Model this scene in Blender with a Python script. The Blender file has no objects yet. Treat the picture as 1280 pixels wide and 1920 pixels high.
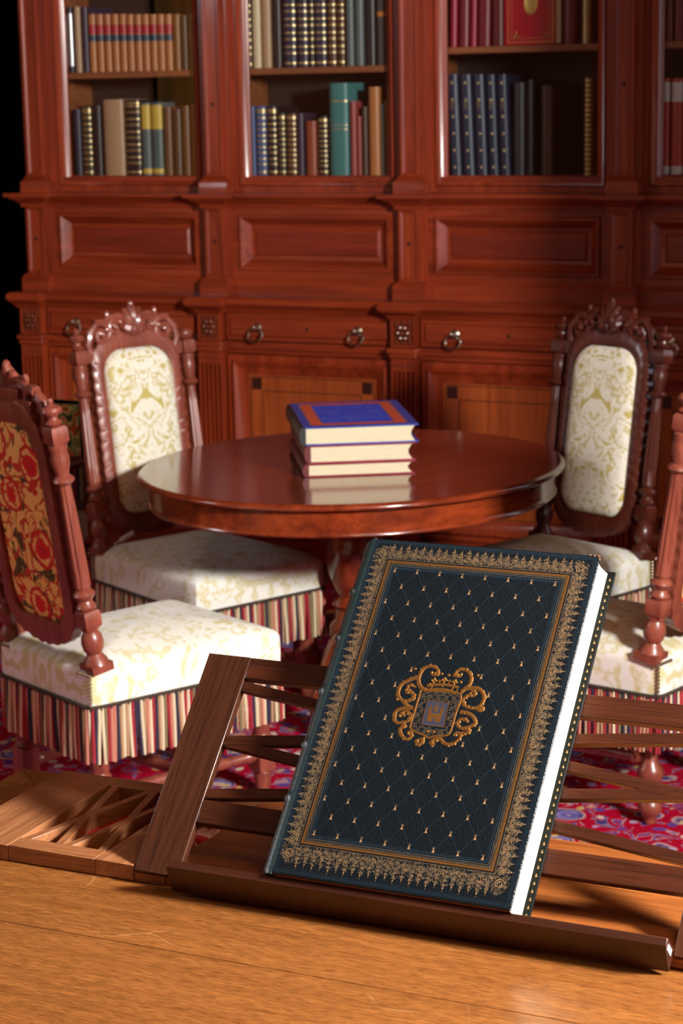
import bpy, math, random
from mathutils import Vector, Matrix
R_ = math.radians
SC = bpy.context.scene
COL = SC.collection
rnd = random.Random(7)
PI = math.pi

# ------------------------------------------------------------------ mesh helper
class MB:
    def __init__(self, T=None):
        self.v, self.f, self.m = [], [], []
        self.T = T or Matrix.Identity(4)
    def add(self, vs, fs, mat=0):
        b = len(self.v)
        self.v.extend(tuple(self.T @ Vector(p)) for p in vs)
        for q in fs:
            self.f.append(tuple(i + b for i in q)); self.m.append(mat)
    def box(self, x0, x1, y0, y1, z0, z1, mat=0):
        vs = [(x0,y0,z0),(x1,y0,z0),(x1,y1,z0),(x0,y1,z0),(x0,y0,z1),(x1,y0,z1),(x1,y1,z1),(x0,y1,z1)]
        self.add(vs, [(0,3,2,1),(4,5,6,7),(0,1,5,4),(1,2,6,5),(2,3,7,6),(3,0,4,7)], mat)
    def prism(self, poly, fn, a0, a1, mat=0):
        """poly: list of 2D points, fn(p, a) -> 3D"""
        n = len(poly)
        vs = [fn(p, a0) for p in poly] + [fn(p, a1) for p in poly]
        fs = [tuple(range(n))[::-1], tuple(range(n, 2*n))]
        for i in range(n):
            j = (i+1) % n
            fs.append((i, j, j+n, i+n))
        self.add(vs, fs, mat)
    def loops(self, L, closed=True, cap0=False, cap1=False, mat=0, mats=None):
        """skin a list of equal-length loops"""
        n = len(L[0]); vs = [p for l in L for p in l]
        b = len(self.v)
        self.v.extend(tuple(self.T @ Vector(p)) for p in vs)
        for k in range(len(L)-1):
            mm = mats[k] if mats else mat
            for i in range(n if closed else n-1):
                j = (i+1) % n
                self.f.append((b+k*n+i, b+k*n+j, b+(k+1)*n+j, b+(k+1)*n+i)); self.m.append(mm)
        if cap0: self.f.append(tuple(b+i for i in range(n))[::-1]); self.m.append(mats[0] if mats else mat)
        if cap1: self.f.append(tuple(b+(len(L)-1)*n+i for i in range(n))); self.m.append(mats[-1] if mats else mat)
    def lathe(self, prof, n=24, c=(0,0,0), flute=None, sq=None, mat=0, cap=True):
        L = []
        for k, (r, z) in enumerate(prof):
            l = []
            for i in range(n):
                a = 2*PI*i/n
                rr = r * (flute(a, k) if flute else 1)
                l.append((c[0]+rr*math.cos(a), c[1]+rr*math.sin(a), c[2]+z))
            L.append(l)
        self.loops(L, True, cap, cap, mat)
    def tube(self, path, rad, n=8, closed=False, mat=0, flat=1.0, up=None):
        P = [Vector(p) for p in path]; N = len(P)
        if not isinstance(rad, (list, tuple)): rad = [rad]*N
        L = []; prev = None
        for i in range(N):
            if closed: t = P[(i+1) % N]-P[i-1]
            else: t = P[min(i+1, N-1)]-P[max(i-1, 0)]
            if t.length < 1e-9: t = Vector((0,0,1))
            t.normalize()
            if up is not None: u = Vector(up)
            elif prev is not None: u = prev
            else: u = Vector((0,0,1)) if abs(t.z) < .9 else Vector((1,0,0))
            s = t.cross(u)
            if s.length < 1e-6: s = t.orthogonal()
            s.normalize(); w = s.cross(t).normalized(); prev = w
            L.append([tuple(P[i] + rad[i]*(s*math.cos(2*PI*k/n) + w*flat*math.sin(2*PI*k/n))) for k in range(n)])
        if closed: L.append(L[0])
        self.loops(L, True, not closed, not closed, mat)
    def sph(self, c, r, nu=10, nv=7, mat=0, M=None):
        if not isinstance(r, (list, tuple)): r = (r, r, r)
        L = []
        for k in range(nv+1):
            t = PI*k/nv; z = -math.cos(t); q = max(math.sin(t), 1e-3)
            l = []
            for i in range(nu):
                a = 2*PI*i/nu
                p = Vector((r[0]*q*math.cos(a), r[1]*q*math.sin(a), r[2]*z))
                if M: p = M @ p
                l.append((c[0]+p.x, c[1]+p.y, c[2]+p.z))
            L.append(l)
        self.loops(L, True, True, True, mat)
    def panel(self, x0, x1, z0, z1, prof, cap=True, mat=0, capmat=None, sgn=1):
        """nested rectangles facing -Y: prof = [(inset, y), ...]"""
        L = []
        for (i, y) in prof:
            L.append([(x0+i,y,z0+i),(x1-i,y,z0+i),(x1-i,y,z1-i),(x0+i,y,z1-i)])
        self.loops(L, True, False, False, mat)
        if cap:
            self.add(L[-1], [(0,1,2,3)], mat if capmat is None else capmat)
    def build(self, name, mats, parent=None, label=None, bevel=0, seg=2, angle=35, smooth=True):
        me = bpy.data.meshes.new(name)
        me.from_pydata(self.v, [], self.f)
        if not isinstance(mats, (list, tuple)): mats = [mats]
        for q in mats: me.materials.append(q)
        me.polygons.foreach_set('material_index', self.m)
        me.update()
        import bmesh
        bm = bmesh.new(); bm.from_mesh(me)
        bmesh.ops.recalc_face_normals(bm, faces=bm.faces)
        bm.to_mesh(me); bm.free()
        if smooth:
            me.polygons.foreach_set('use_smooth', [True]*len(me.polygons))
            try: me.set_sharp_from_angle(angle=R_(angle))
            except Exception: pass
        o = bpy.data.objects.new(name, me); COL.objects.link(o)
        if parent: o.parent = parent
        if label: o['label'] = label
        if bevel:
            b = o.modifiers.new('edge', 'BEVEL'); b.width = bevel; b.segments = seg; b.limit_method = 'ANGLE'; b.angle_limit = R_(40); b.harden_normals = False
        return o

def tag(o, label=None, cat=None, group=None, kind=None):
    if label: o['label'] = label
    if cat: o['category'] = cat
    if group: o['group'] = group
    if kind: o['kind'] = kind
    return o
def thing(name, label, cat, loc=(0,0,0), rz=0, group=None):
    o = bpy.data.objects.new(name, None); COL.objects.link(o)
    o.empty_display_size = .05
    o.location = loc; o.rotation_euler = (0, 0, rz)
    return tag(o, label, cat, group)
def struct(name, mb, mat, parent=None, **k):
    o = mb.build(name, mat, parent, **k)
    if not parent: o['kind'] = 'structure'
    return o
def copy_tree(o, parent=None):
    c = o.copy(); COL.objects.link(c); c.parent = parent
    for ch in o.children: copy_tree(ch, c)
    return c

def frame(o, X, Y, Z):
    """matrix with the given axes and origin"""
    M = Matrix.Identity(4)
    for i, a in enumerate((X, Y, Z)):
        for j in range(3): M[j][i] = a[j]
    for j in range(3): M[j][3] = o[j]
    return M

# ------------------------------------------------------------------ materials
def srgb(r, g, b):
    f = lambda c: (c/255/12.92 if c/255 <= .04045 else ((c/255+.055)/1.055)**2.4)
    return (f(r), f(g), f(b), 1)
class NT:
    def __init__(self, name):
        self.mat = bpy.data.materials.new(name); self.mat.use_nodes = True
        self.t = self.mat.node_tree; self.n = self.t.nodes; self.l = self.t.links
        self.p = self.n['Principled BSDF']
    def new(self, typ, **k):
        o = self.n.new(typ)
        for a, b in k.items():
            if hasattr(o, a): setattr(o, a, b)
            else: o.inputs[a].default_value = b
        return o
    def link(self, a, b): self.l.new(a, b)
    def val(self, inp, v): self.p.inputs[inp].default_value = v
    def coords(self, scale=(1,1,1), kind='Object', rot=(0,0,0), loc=(0,0,0)):
        tc = self.new('ShaderNodeTexCoord'); mp = self.new('ShaderNodeMapping')
        mp.inputs['Scale'].default_value = scale; mp.inputs['Rotation'].default_value = rot; mp.inputs['Location'].default_value = loc
        self.link(tc.outputs[kind], mp.inputs['Vector']); return mp.outputs['Vector']
    def noise(self, vec, scale, detail=4, rough=.55, dist=0):
        o = self.new('ShaderNodeTexNoise'); o.inputs['Scale'].default_value = scale; o.inputs['Detail'].default_value = detail
        o.inputs['Roughness'].default_value = rough; o.inputs['Distortion'].default_value = dist
        if vec is not None: self.link(vec, o.inputs['Vector'])
        return o.outputs['Fac']
    def voro(self, vec, scale, feature='F1', out='Distance', rand=1.0):
        o = self.new('ShaderNodeTexVoronoi'); o.feature = feature; o.inputs['Scale'].default_value = scale; o.inputs['Randomness'].default_value = rand
        if vec is not None: self.link(vec, o.inputs['Vector'])
        return o.outputs[out]
    def ramp(self, fac, stops, interp='LINEAR'):
        o = self.new('ShaderNodeValToRGB'); e = o.color_ramp; e.interpolation = interp
        while len(e.elements) > 1: e.elements.remove(e.elements[-1])
        e.elements[0].position = stops[0][0]; e.elements[0].color = stops[0][1]
        for p, c in stops[1:]:
            q = e.elements.new(p); q.color = c
        self.link(fac, o.inputs['Fac']); return o.outputs['Color']
    def mix(self, fac, a, b, mode='MIX'):
        o = self.new('ShaderNodeMix'); o.data_type = 'RGBA'; o.blend_type = mode
        for inp, x in ((o.inputs['Factor'], fac), (o.inputs['A'], a), (o.inputs['B'], b)):
            pass
        ins = [i for i in o.inputs if i.type == 'RGBA']
        fi = [i for i in o.inputs if i.name == 'Factor' and i.type == 'VALUE'][0]
        for inp, x in ((fi, fac), (ins[0], a), (ins[1], b)):
            if hasattr(x, 'is_output'): self.link(x, inp)
            else: inp.default_value = x
        return [q for q in o.outputs if q.type == 'RGBA'][0]
    def math(self, op, a, b=None, clamp=False):
        o = self.new('ShaderNodeMath'); o.operation = op; o.use_clamp = clamp
        for i, x in enumerate((a, b)):
            if x is None: continue
            if hasattr(x, 'is_output'): self.link(x, o.inputs[i])
            else: o.inputs[i].default_value = x
        return o.outputs[0]
    def bump(self, h, strength=.2, dist=.001):
        o = self.new('ShaderNodeBump'); o.inputs['Strength'].default_value = strength; o.inputs['Distance'].default_value = dist
        self.link(h, o.inputs['Height']); self.link(o.outputs['Normal'], self.p.inputs['Normal']); return o
    def base(self, c):
        if hasattr(c, 'is_output'): self.link(c, self.p.inputs['Base Color'])
        else: self.val('Base Color', c)

def plain(name, c, rough=.5, metal=0, coat=0, spec=.5, bump=None):
    t = NT(name); t.base(c); t.val('Roughness', rough); t.val('Metallic', metal); t.val('Coat Weight', coat); t.val('Specular IOR Level', spec)
    if bump:
        t.bump(t.noise(t.coords(), bump[0], 3), bump[1], bump[2] if len(bump) > 2 else .001)
    return t.mat

def wood(name, c1, c2, axis=0, sc=1.0, rough=.3, coat=.3, pores=.5, tilt=0):
    """c1 light, c2 dark; grain runs along the given object axis"""
    t = NT(name)
    if tilt:                                  # grain follows a board that leans back
        base_coords = t.coords
        def coords(scale):
            mp = t.new('ShaderNodeMapping'); mp.inputs['Scale'].default_value = scale
            t.link(base_coords((1,1,1), rot=(-tilt,0,0)), mp.inputs['Vector']); return mp.outputs['Vector']
        t.coords = coords
    s = [9*sc]*3; s[axis] = .7*sc
    v = t.coords(tuple(s))
    a = t.noise(v, 1.6, 5, .6, .9)
    s2 = [170*sc]*3; s2[axis] = 5*sc
    v2 = t.coords(tuple(s2))
    p = t.noise(v2, 1.0, 3, .6, .2)
    s3 = [30*sc]*3; s3[axis] = 1.6*sc
    b = t.noise(t.coords(tuple(s3)), 1.0, 4, .6, .5)
    f = t.math('ADD', t.math('MULTIPLY', a, .6), t.math('MULTIPLY', b, .4))
    col = t.ramp(f, [(.32, c2), (.5, tuple((c1[i]+c2[i])/2 for i in range(3))+(1,)), (.66, c1)])
    pf = t.ramp(p, [(.36, (1,1,1,1)), (.46, (0,0,0,1))])
    dark = tuple(c2[i]*.45 for i in range(3))+(1,)
    fac = t.math('MULTIPLY', pf, pores)
    col = t.mix(fac, col, dark)
    t.base(col)
    t.val('Roughness', rough); t.val('Coat Weight', coat); t.val('Coat Roughness', .12)
    t.bump(p, .12, .0006)
    return t.mat

M = {}
# bookcase mahogany, along x and along z
M['case_h'] = wood('mahogany_horizontal', srgb(168,66,32), srgb(112,36,17), 0, 1.0, .32, .3, .35)
M['case_v'] = wood('mahogany_vertical', srgb(172,68,33), srgb(114,37,18), 2, 1.0, .32, .3, .35)
M['case_panel'] = wood('mahogany_panel', srgb(146,50,27), srgb(100,30,16), 0, 1.0, .35, .2, .3)
M['case_door_panel'] = wood('door_panel_wood', srgb(188,92,40), srgb(142,60,26), 2, .8, .35, .2, .3)
M['case_in'] = wood('case_interior', srgb(176,104,62), srgb(130,70,40), 0, 1.0, .5, 0, .3)
M['case_back'] = plain('case_back', srgb(52,34,26), .8)
M['inlay'] = plain('dark_inlay', srgb(58,22,14), .4)
M['carve'] = wood('carved_mahogany', srgb(132,62,36), srgb(84,32,18), 2, 1.5, .3, .3, .4)
M['chair_wood'] = wood('chair_mahogany_sheen', srgb(152,80,60), srgb(108,48,36), 2, 1.2, .38, .22, .35)  # lightened base colour carries the sheen of light on the posts
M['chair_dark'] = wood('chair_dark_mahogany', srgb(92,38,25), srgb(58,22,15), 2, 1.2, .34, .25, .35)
M['table_top'] = wood('table_top_wood', srgb(132,50,22), srgb(84,26,12), 0, .7, .15, .6, .25)
M['table_rim'] = wood('table_rim_wood', srgb(150,62,28), srgb(82,26,12), 0, .8, .2, .6, .3)
M['stand_x'] = wood('stand_walnut_lit_x', srgb(172,114,72), srgb(122,74,44), 0, 1.8, .36, .15, .55)  # both stand walnuts lightened: light on the flat wing put into the colour
M['stand_y'] = wood('stand_walnut_lit_y', srgb(172,114,74), srgb(122,76,46), 1, 1.8, .36, .15, .55)
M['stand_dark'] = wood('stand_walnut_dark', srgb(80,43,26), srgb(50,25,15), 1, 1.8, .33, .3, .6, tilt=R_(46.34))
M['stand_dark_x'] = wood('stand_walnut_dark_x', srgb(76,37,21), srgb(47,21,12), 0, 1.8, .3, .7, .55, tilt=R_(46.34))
M['ledge'] = wood('ledge_walnut_shaded', srgb(72,36,21), srgb(46,21,12), 0, 1.8, .36, .15, .5)  # darker walnut: shade on the ledge's front face put into the colour
M['tray'] = wood('tray_mahogany', srgb(168,98,46), srgb(122,64,28), 0, 1.6, .3, .25, .5)
def desk_mat(name, c1, c2, axis):
    t = NT(name)
    s = [5]*3; s[axis] = .8
    a = t.noise(t.coords(tuple(s)), 1.5, 5, .6, 1.2)
    w = t.new('ShaderNodeTexWave'); w.wave_type = 'BANDS'; w.bands_direction = 'Y'
    w.inputs['Scale'].default_value = 9; w.inputs['Distortion'].default_value = 9; w.inputs['Detail'].default_value = 3; w.inputs['Detail Scale'].default_value = .8
    t.link(t.coords((.35,1,1)), w.inputs['Vector'])
    s2 = [820]*3; s2[axis] = 48
    p = t.noise(t.coords(tuple(s2)), 1.0, 3, .6, .2)
    s4 = [240]*3; s4[axis] = 22
    q = t.noise(t.coords(tuple(s4)), 1.0, 4, .65, .4)
    f = t.math('ADD', t.math('MULTIPLY', a, .42), t.math('ADD', t.math('MULTIPLY', w.outputs['Fac'], .07), t.math('MULTIPLY', q, .5)))
    col = t.ramp(f, [(.30, c2), (.66, c1)])
    pf = t.ramp(p, [(.40, (1,1,1,1)), (.54, (0,0,0,1))])
    col = t.mix(t.math('MULTIPLY', pf, .65), col, tuple(c2[i]*.42 for i in range(3))+(1,))
    # worn scratches: thin pale lines
    d = t.new('ShaderNodeTexVoronoi'); d.feature = 'DISTANCE_TO_EDGE'; d.inputs['Scale'].default_value = 3.1
    nn = t.new('ShaderNodeTexNoise'); nn.inputs['Scale'].default_value = 4
    add = t.new('ShaderNodeVectorMath'); add.operation = 'ADD'
    t.link(t.coords(), add.inputs[0]); t.link(t.coords(), nn.inputs['Vector'])
    sc = t.new('ShaderNodeVectorMath'); sc.operation = 'SCALE'; sc.inputs['Scale'].default_value = .25
    t.link(nn.outputs['Color'], sc.inputs[0]); t.link(sc.outputs[0], add.inputs[1]); t.link(add.outputs[0], d.inputs['Vector'])
    ln = t.ramp(d.outputs['Distance'], [(0, (1,1,1,1)), (.0022, (0,0,0,1))])
    mk = t.ramp(t.noise(t.coords(), 6, 2), [(.5, (0,0,0,1)), (.62, (1,1,1,1))])
    col = t.mix(t.math('MULTIPLY', t.math('MULTIPLY', ln, mk), .3), col, srgb(236,196,130))
    t.base(col); t.val('Roughness', .3); t.val('Coat Weight', .12); t.val('Coat Roughness', .2)
    t.bump(p, .15, .0004)
    return t.mat
M['desk'] = desk_mat('desk_oak', srgb(158,100,49), srgb(112,64,27), 0)
M['desk_y'] = desk_mat('desk_oak_cross', srgb(160,102,54), srgb(118,68,32), 1)
M['desk_leg'] = wood('desk_leg_oak', srgb(160,96,42), srgb(110,60,24), 2)

def damask(name, ground, motif, scale=8.0, planes='xz'):
    t = NT(name)
    tc = t.new('ShaderNodeTexCoord'); sx = t.new('ShaderNodeSeparateXYZ'); t.link(tc.outputs['Object'], sx.inputs[0])
    ax = t.math('PINGPONG', sx.outputs['X'], .15)
    cb = t.new('ShaderNodeCombineXYZ'); t.link(ax, cb.inputs[0]); t.link(sx.outputs['Y'], cb.inputs[1]); t.link(sx.outputs['Z'], cb.inputs[2])
    n1 = t.noise(cb.outputs[0], scale*1.5, 2.5, .5, 1.4)
    n2 = t.noise(cb.outputs[0], scale*4.2, 2, .5, .8)
    f = t.math('ADD', t.math('MULTIPLY', n1, .72), t.math('MULTIPLY', n2, .28))
    col = t.ramp(f, [(.40, motif), (.455, ground), (.53, ground), (.565, motif), (.60, ground)])
    blotch = t.noise(t.coords(), 5, 3)
    col = t.mix(t.math('MULTIPLY', t.ramp(blotch, [(.4,(0,0,0,1)),(.7,(1,1,1,1))]), .22), col, tuple(motif[i]*.9+.05 for i in range(3))+(1,))
    t.base(col); t.val('Roughness', .8); t.val('Sheen Weight', .15); t.val('Specular IOR Level', .2)
    t.bump(t.noise(t.coords(), 500, 2), .2, .0008)
    return t.mat
M['damask'] = damask('cream_damask', srgb(233,229,214), srgb(190,174,98))
M['damask_seat'] = damask('cream_damask_seat', srgb(235,233,224), srgb(210,200,150), 5)
def tapestry():
    t = NT('floral_tapestry')
    v = t.coords()
    wn = t.new('ShaderNodeTexNoise'); wn.inputs['Scale'].default_value = 30; t.link(v, wn.inputs['Vector'])
    ws = t.new('ShaderNodeVectorMath'); ws.operation = 'SCALE'; ws.inputs['Scale'].default_value = .03; t.link(wn.outputs['Color'], ws.inputs[0])
    wa = t.new('ShaderNodeVectorMath'); t.link(v, wa.inputs[0]); t.link(ws.outputs[0], wa.inputs[1]); wv = wa.outputs[0]
    g = t.noise(v, 8, 3, .6, 1.6)
    col = t.ramp(g, [(.42, srgb(92,78,46)), (.44, srgb(246,190,104)), (.60, srgb(250,198,114)), (.62, srgb(96,80,46))], 'LINEAR')
    d = t.voro(wv, 7.5, 'F1', 'Distance', .8)
    fl = t.ramp(d, [(.0, srgb(96,58,30)), (.05, srgb(110,60,32)), (.07, srgb(214,36,40)), (.22, srgb(222,48,46)), (.24, srgb(246,190,110)), (.30, srgb(246,190,110)), (.32, srgb(210,44,44)), (.37, srgb(210,44,44)), (.40, srgb(0,0,0))])
    mask = t.ramp(d, [(.38,(1,1,1,1)),(.40,(0,0,0,1))])
    col = t.mix(mask, col, fl)
    sw = t.noise(v, 6, 2, .5, 3.0)
    sm = t.ramp(sw, [(.468,(0,0,0,1)),(.478,(1,1,1,1)),(.522,(1,1,1,1)),(.532,(0,0,0,1))])
    col = t.mix(sm, col, srgb(204,60,46))
    t.base(col); t.val('Roughness', .85); t.val('Specular IOR Level', .15)
    t.bump(t.noise(v, 600, 2), .3, .001)
    return t.mat
M['tapestry'] = tapestry()
def green_tapestry():
    t = NT('green_tapestry'); v = t.coords()
    d = t.noise(v, 26, 2, .5, 1)
    t.base(t.ramp(d, [(.3, srgb(60,74,38)), (.42, srgb(150,164,84)), (.5, srgb(220,208,130)), (.56, srgb(236,96,50)), (.66, srgb(100,116,58))], 'CONSTANT'))
    t.val('Roughness', .9); return t.mat
M['green_tapestry'] = green_tapestry()
def rug():
    t = NT('persian_rug_pile')
    v = t.coords()
    nz = t.new('ShaderNodeTexNoise'); nz.inputs['Scale'].default_value = 9; t.link(v, nz.inputs['Vector'])
    sc = t.new('ShaderNodeVectorMath'); sc.operation = 'SCALE'; sc.inputs['Scale'].default_value = .06; t.link(nz.outputs['Color'], sc.inputs[0])
    ad = t.new('ShaderNodeVectorMath'); t.link(v, ad.inputs[0]); t.link(sc.outputs[0], ad.inputs[1]); w = ad.outputs[0]
    red = srgb(170,8,44)
    vine = t.noise(w, 15, 2, .5, 1.0)
    col = t.ramp(vine, [(.34, srgb(58,46,112)), (.385, srgb(150,120,150)), (.40, red), (.56, red), (.575, srgb(196,150,150)), (.60, srgb(84,72,146)), (.645, red), (.72, srgb(196,160,140))])
    d = t.voro(w, 6.0, 'F1', 'Distance', .75)
    ft = t.ramp(d, [(0, srgb(200,60,80)), (.08, srgb(214,190,160)), (.13, srgb(92,80,160)), (.20, srgb(150,136,190)), (.24, srgb(50,42,110)), (.29, srgb(196,160,160)), (.31, srgb(170,8,44)), (.40, srgb(170,8,44))])
    mk = t.ramp(d, [(.37,(1,1,1,1)),(.40,(0,0,0,1))])
    col = t.mix(mk, col, ft)
    d2 = t.voro(w, 21, 'F1', 'Distance', 1)
    sp = t.ramp(d2, [(.27,(1,1,1,1)),(.33,(0,0,0,1))])
    cell = t.voro(w, 21, 'F1', 'Color', 1)
    sel = t.new('ShaderNodeSeparateColor'); t.link(cell, sel.inputs[0])
    cc = t.ramp(sel.outputs[0], [(0, srgb(80,70,150)), (.3, srgb(222,206,190)), (.5, srgb(176,160,196)), (.62, srgb(150,24,48)), (.85, srgb(206,180,110))], 'CONSTANT')
    col = t.mix(t.math('MULTIPLY', sp, .85), col, cc)
    t.base(col); t.val('Roughness', .95); t.val('Specular IOR Level', .05)
    t.bump(t.noise(v, 700, 2), .4, .003)
    return t.mat
M['rug'] = rug()
def leather(name, c, rough=.36, bs=.5, scale=420, spec=.5):
    t = NT(name); v = t.coords()
    d = t.voro(v, scale, 'F1', 'Distance', 1)
    n = t.noise(v, 22, 4)
    t.base(t.mix(t.math('MULTIPLY', n, .5), c, tuple(min(1, x*1.9) for x in c[:3])+(1,)))
    t.val('Roughness', rough); t.val('Specular IOR Level', spec)
    t.bump(d, bs, .0012); return t.mat
M['green_leather'] = leather('dark_green_morocco', srgb(7,16,21), .36, .42, 380, .38)
M['green_smooth'] = leather('green_morocco_rubbed', srgb(30,54,56), .32, .12, 420, .8)
M['tool'] = plain('blind_tooling', srgb(36,56,70), .35)
M['black_leather'] = leather('black_green_inner_border', srgb(8,12,12), .5, .1, 420, .15)
M['gold'] = plain('gilt_tooling', (.60, .37, .17, 1), .48, .85, bump=(1500,.6))
M['gold_bright'] = plain('gilt_stamping', (.36, .17, .045, 1), .44, .9, bump=(900,.3))
M['gold_dull'] = plain('gilt_worn', (.27, .20, .115, 1), .46, .8, bump=(1500,.7))
M['steel_blue'] = plain('azure_field', srgb(40,43,62), .6)
def pages(name, c, axis=2, sc=900):
    t = NT(name); s = [20]*3; s[axis] = sc
    n = t.noise(t.coords(tuple(s)), 1, 2)
    t.base(t.ramp(n, [(.3, tuple(x*.80 for x in c[:3])+(1,)), (.6, c)])); t.val('Roughness', .75); t.val('Specular IOR Level', .2)
    t.bump(n, .25, .0005); return t.mat
M['pages_n'] = pages('page_edges', srgb(226,215,182), 2)
M['pages_shelf'] = pages('shelf_page_edges', srgb(206,184,140), 0)
M['pages_gilt'] = plain('gilt_tail_edge', srgb(150,96,48), .45)
M['board_brown'] = plain('worn_brown_leather', srgb(122,70,36), .55, bump=(300,.3))
M['worn'] = plain('worn_corner_tan', srgb(92,62,42), .9)
M['white_paper'] = plain('white_paper', srgb(236,232,226), .7)
M['blue_ink'] = plain('blue_ink', srgb(96,136,176), .6)
M['red_cloth'] = plain('red_felt', srgb(176,26,30), .9)
M['steel'] = plain('nickel_brass', (.70,.64,.52,1), .2, 1.0)
M['dark_metal'] = plain('dark_keyhole', srgb(20,12,10), .5)
M['nail'] = plain('antique_nail', (.35,.27,.18,1), .35, 1.0)
M['trim'] = plain('dark_gimp_braid', srgb(58,46,36), .9)
FR = [plain('fringe_cream', srgb(222,206,172), .9), plain('fringe_tan', srgb(178,142,106), .9), plain('fringe_red', srgb(158,36,46), .9),
      plain('fringe_navy', srgb(44,40,62), .9), plain('fringe_rose', srgb(196,128,106), .9), plain('fringe_olive', srgb(128,112,78), .9)]
def glass():
    t = NT('cabinet_glass'); t.n.remove(t.p)
    tr = t.new('ShaderNodeBsdfTransparent'); tr.inputs[0].default_value = (.97,.98,.97,1)
    gl = t.new('ShaderNodeBsdfGlossy'); gl.inputs['Roughness'].default_value = .01
    lw = t.new('ShaderNodeLayerWeight'); lw.inputs['Blend'].default_value = .5
    fr = t.math('ADD', t.math('MULTIPLY', t.math('POWER', lw.outputs['Facing'], 5), .96), .04)
    mx = t.new('ShaderNodeMixShader'); t.link(fr, mx.inputs[0]); t.link(tr.outputs[0], mx.inputs[1]); t.link(gl.outputs[0], mx.inputs[2])
    t.link(mx.outputs[0], t.n['Material Output'].inputs['Surface']); return t.mat
M['glass'] = glass()
M['plaster'] = plain('warm_plaster', srgb(128,70,40), .9)
M['wall_dark'] = plain('dark_paneling', srgb(40,22,16), .7)
M['void'] = plain('passage_painted_dark', srgb(16,10,8), .9)  # near-black colour stands for the lack of light in there
M['ceil'] = plain('dark_timber_ceiling', srgb(104,62,38), .8)
M['floor'] = wood('oak_floor', srgb(120,72,38), srgb(76,42,20), 0, .6, .4, .1, .4)
M['win'] = plain('painted_window_frame', srgb(210,204,190), .5)
M['gold_curtain'] = plain('gold_curtain_cloth', srgb(244,186,96), .75)

CREST = {"scrolls": [[[-24.5, 18.8],[-32.9, 22.4],[-39.4, 32.6],[-39.4, 46.6],[-32.9, 55.2],[-22.8, 56.5],[-14.7, 51.2],[-14.5, 45.0],[-20.7, 43.5],[-24.6, 46.9]],[[-39.9, 37.2],[-46.9, 35.5],[-54.5, 30.7],[-62.9, 23.4],[-64.4, 12.2],[-60.5, 3.4],[-51.6, -1.8],[-44.8, 0.6],[-38.8, 3.0],[-39.7, 9.1],[-45.6, 14.6],[-50.3, 12.5],[-52.6, 18.4],[-48.3, 24.4],[-40.1, 21.5]],[[-51.6, -1.8],[-45.7, -7.3],[-36.2, -9.2]],[[-35.8, -10.7],[-48.8, -12.3],[-58.0, -16.6],[-59.6, -24.6],[-54.5, -34.9],[-44.5, -33.7],[-36.6, -29.6],[-35.8, -21.6],[-43.2, -16.3],[-49.6, -20.2],[-50.8, -26.6]],[[-44.0, -35.2],[-39.9, -39.3],[-45.6, -43.2],[-40.6, -53.5],[-30.3, -58.4],[-26.2, -51.7],[-29.2, -45.8],[-33.2, -47.9]],[[-9.5, -52.7],[-8.2, -60.4],[-14.0, -63.4],[-16.7, -59.1],[-13.4, -54.8]],[[9.6, -62.8],[4.8, -58.7],[7.2, -53.8],[15.6, -51.9],[24.6, -57.8],[33.5, -57.5],[40.7, -51.1],[43.7, -42.9],[37.4, -39.0],[32.9, -44.3]],[[26.8, 22.1],[32.3, 29.0],[36.4, 35.8],[36.1, 45.1],[30.1, 53.7],[20.2, 57.2],[12.4, 53.1],[11.1, 46.7],[17.5, 45.1],[20.8, 49.4]],[[29.8, 27.2],[41.0, 30.1],[51.4, 29.8],[60.4, 21.6],[62.1, 12.4],[57.4, 2.5],[46.3, -0.5],[36.4, 3.0],[32.9, 10.4],[37.0, 17.1],[45.7, 18.2],[47.3, 23.1],[40.5, 26.1]],[[59.2, 1.2],[63.6, 1.7],[61.9, -3.2],[55.3, -0.9]],[[33.5, -8.3],[44.0, -8.6],[54.3, -13.5],[59.6, -22.2],[53.7, -27.6],[45.8, -31.7],[38.2, -31.1],[33.7, -25.4],[36.4, -18.9],[43.6, -18.0],[47.7, -22.1]],[[45.8, -31.7],[53.9, -33.9],[50.8, -38.9],[43.2, -38.3]]], "shield": [[-31.9, 18.7],[-32.2, -10.3],[-32.0, -38.4],[-27.7, -43.3],[-18.6, -46.8],[-9.1, -48.8],[-1.4, -52.5],[4.4, -49.1],[15.1, -47.3],[24.7, -44.5],[27.7, -36.3],[27.8, -9.0],[27.6, 19.1],[-2.2, 19.2]], "inner": [[-17.5, 4.1],[14.0, 3.3],[16.6, -33.8],[-17.0, -33.4]], "base": [[-11.6, -14.7],[8.7, -14.5],[8.9, -27.3],[-11.1, -27.6]], "towers": [[-10.2, -7.5],[-2.1, -4.2],[6.9, -6.9]], "crown1": [[-24.9, 25.8],[-15.2, 28.5],[-3.7, 30.0],[8.1, 30.4],[21.3, 28.4]], "crown2": [[-23.0, 19.0],[-13.2, 21.3],[-1.6, 22.3],[9.0, 21.7],[20.5, 19.0]], "leaves": [[-17.0, 35.0],[-8.7, 34.8],[-2.0, 37.5],[5.7, 36.6],[13.7, 36.1]], "balls": [[-62.5, -0.0],[-49.3, 50.0],[-8.2, 46.6],[2.5, 45.6],[44.5, 50.1],[31.5, 53.9],[-40.3, 49.6],[-48.4, 16.6],[40.3, 21.4],[-45.9, -22.9],[47.3, -20.6],[-45.7, -7.3],[39.7, -9.1],[-4.8, -42.7],[4.1, -42.4],[-21.2, 28.6],[22.7, 37.2],[49.2, -0.1],[-41.0, -41.0],[52.0, -32.5]]}
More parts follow.
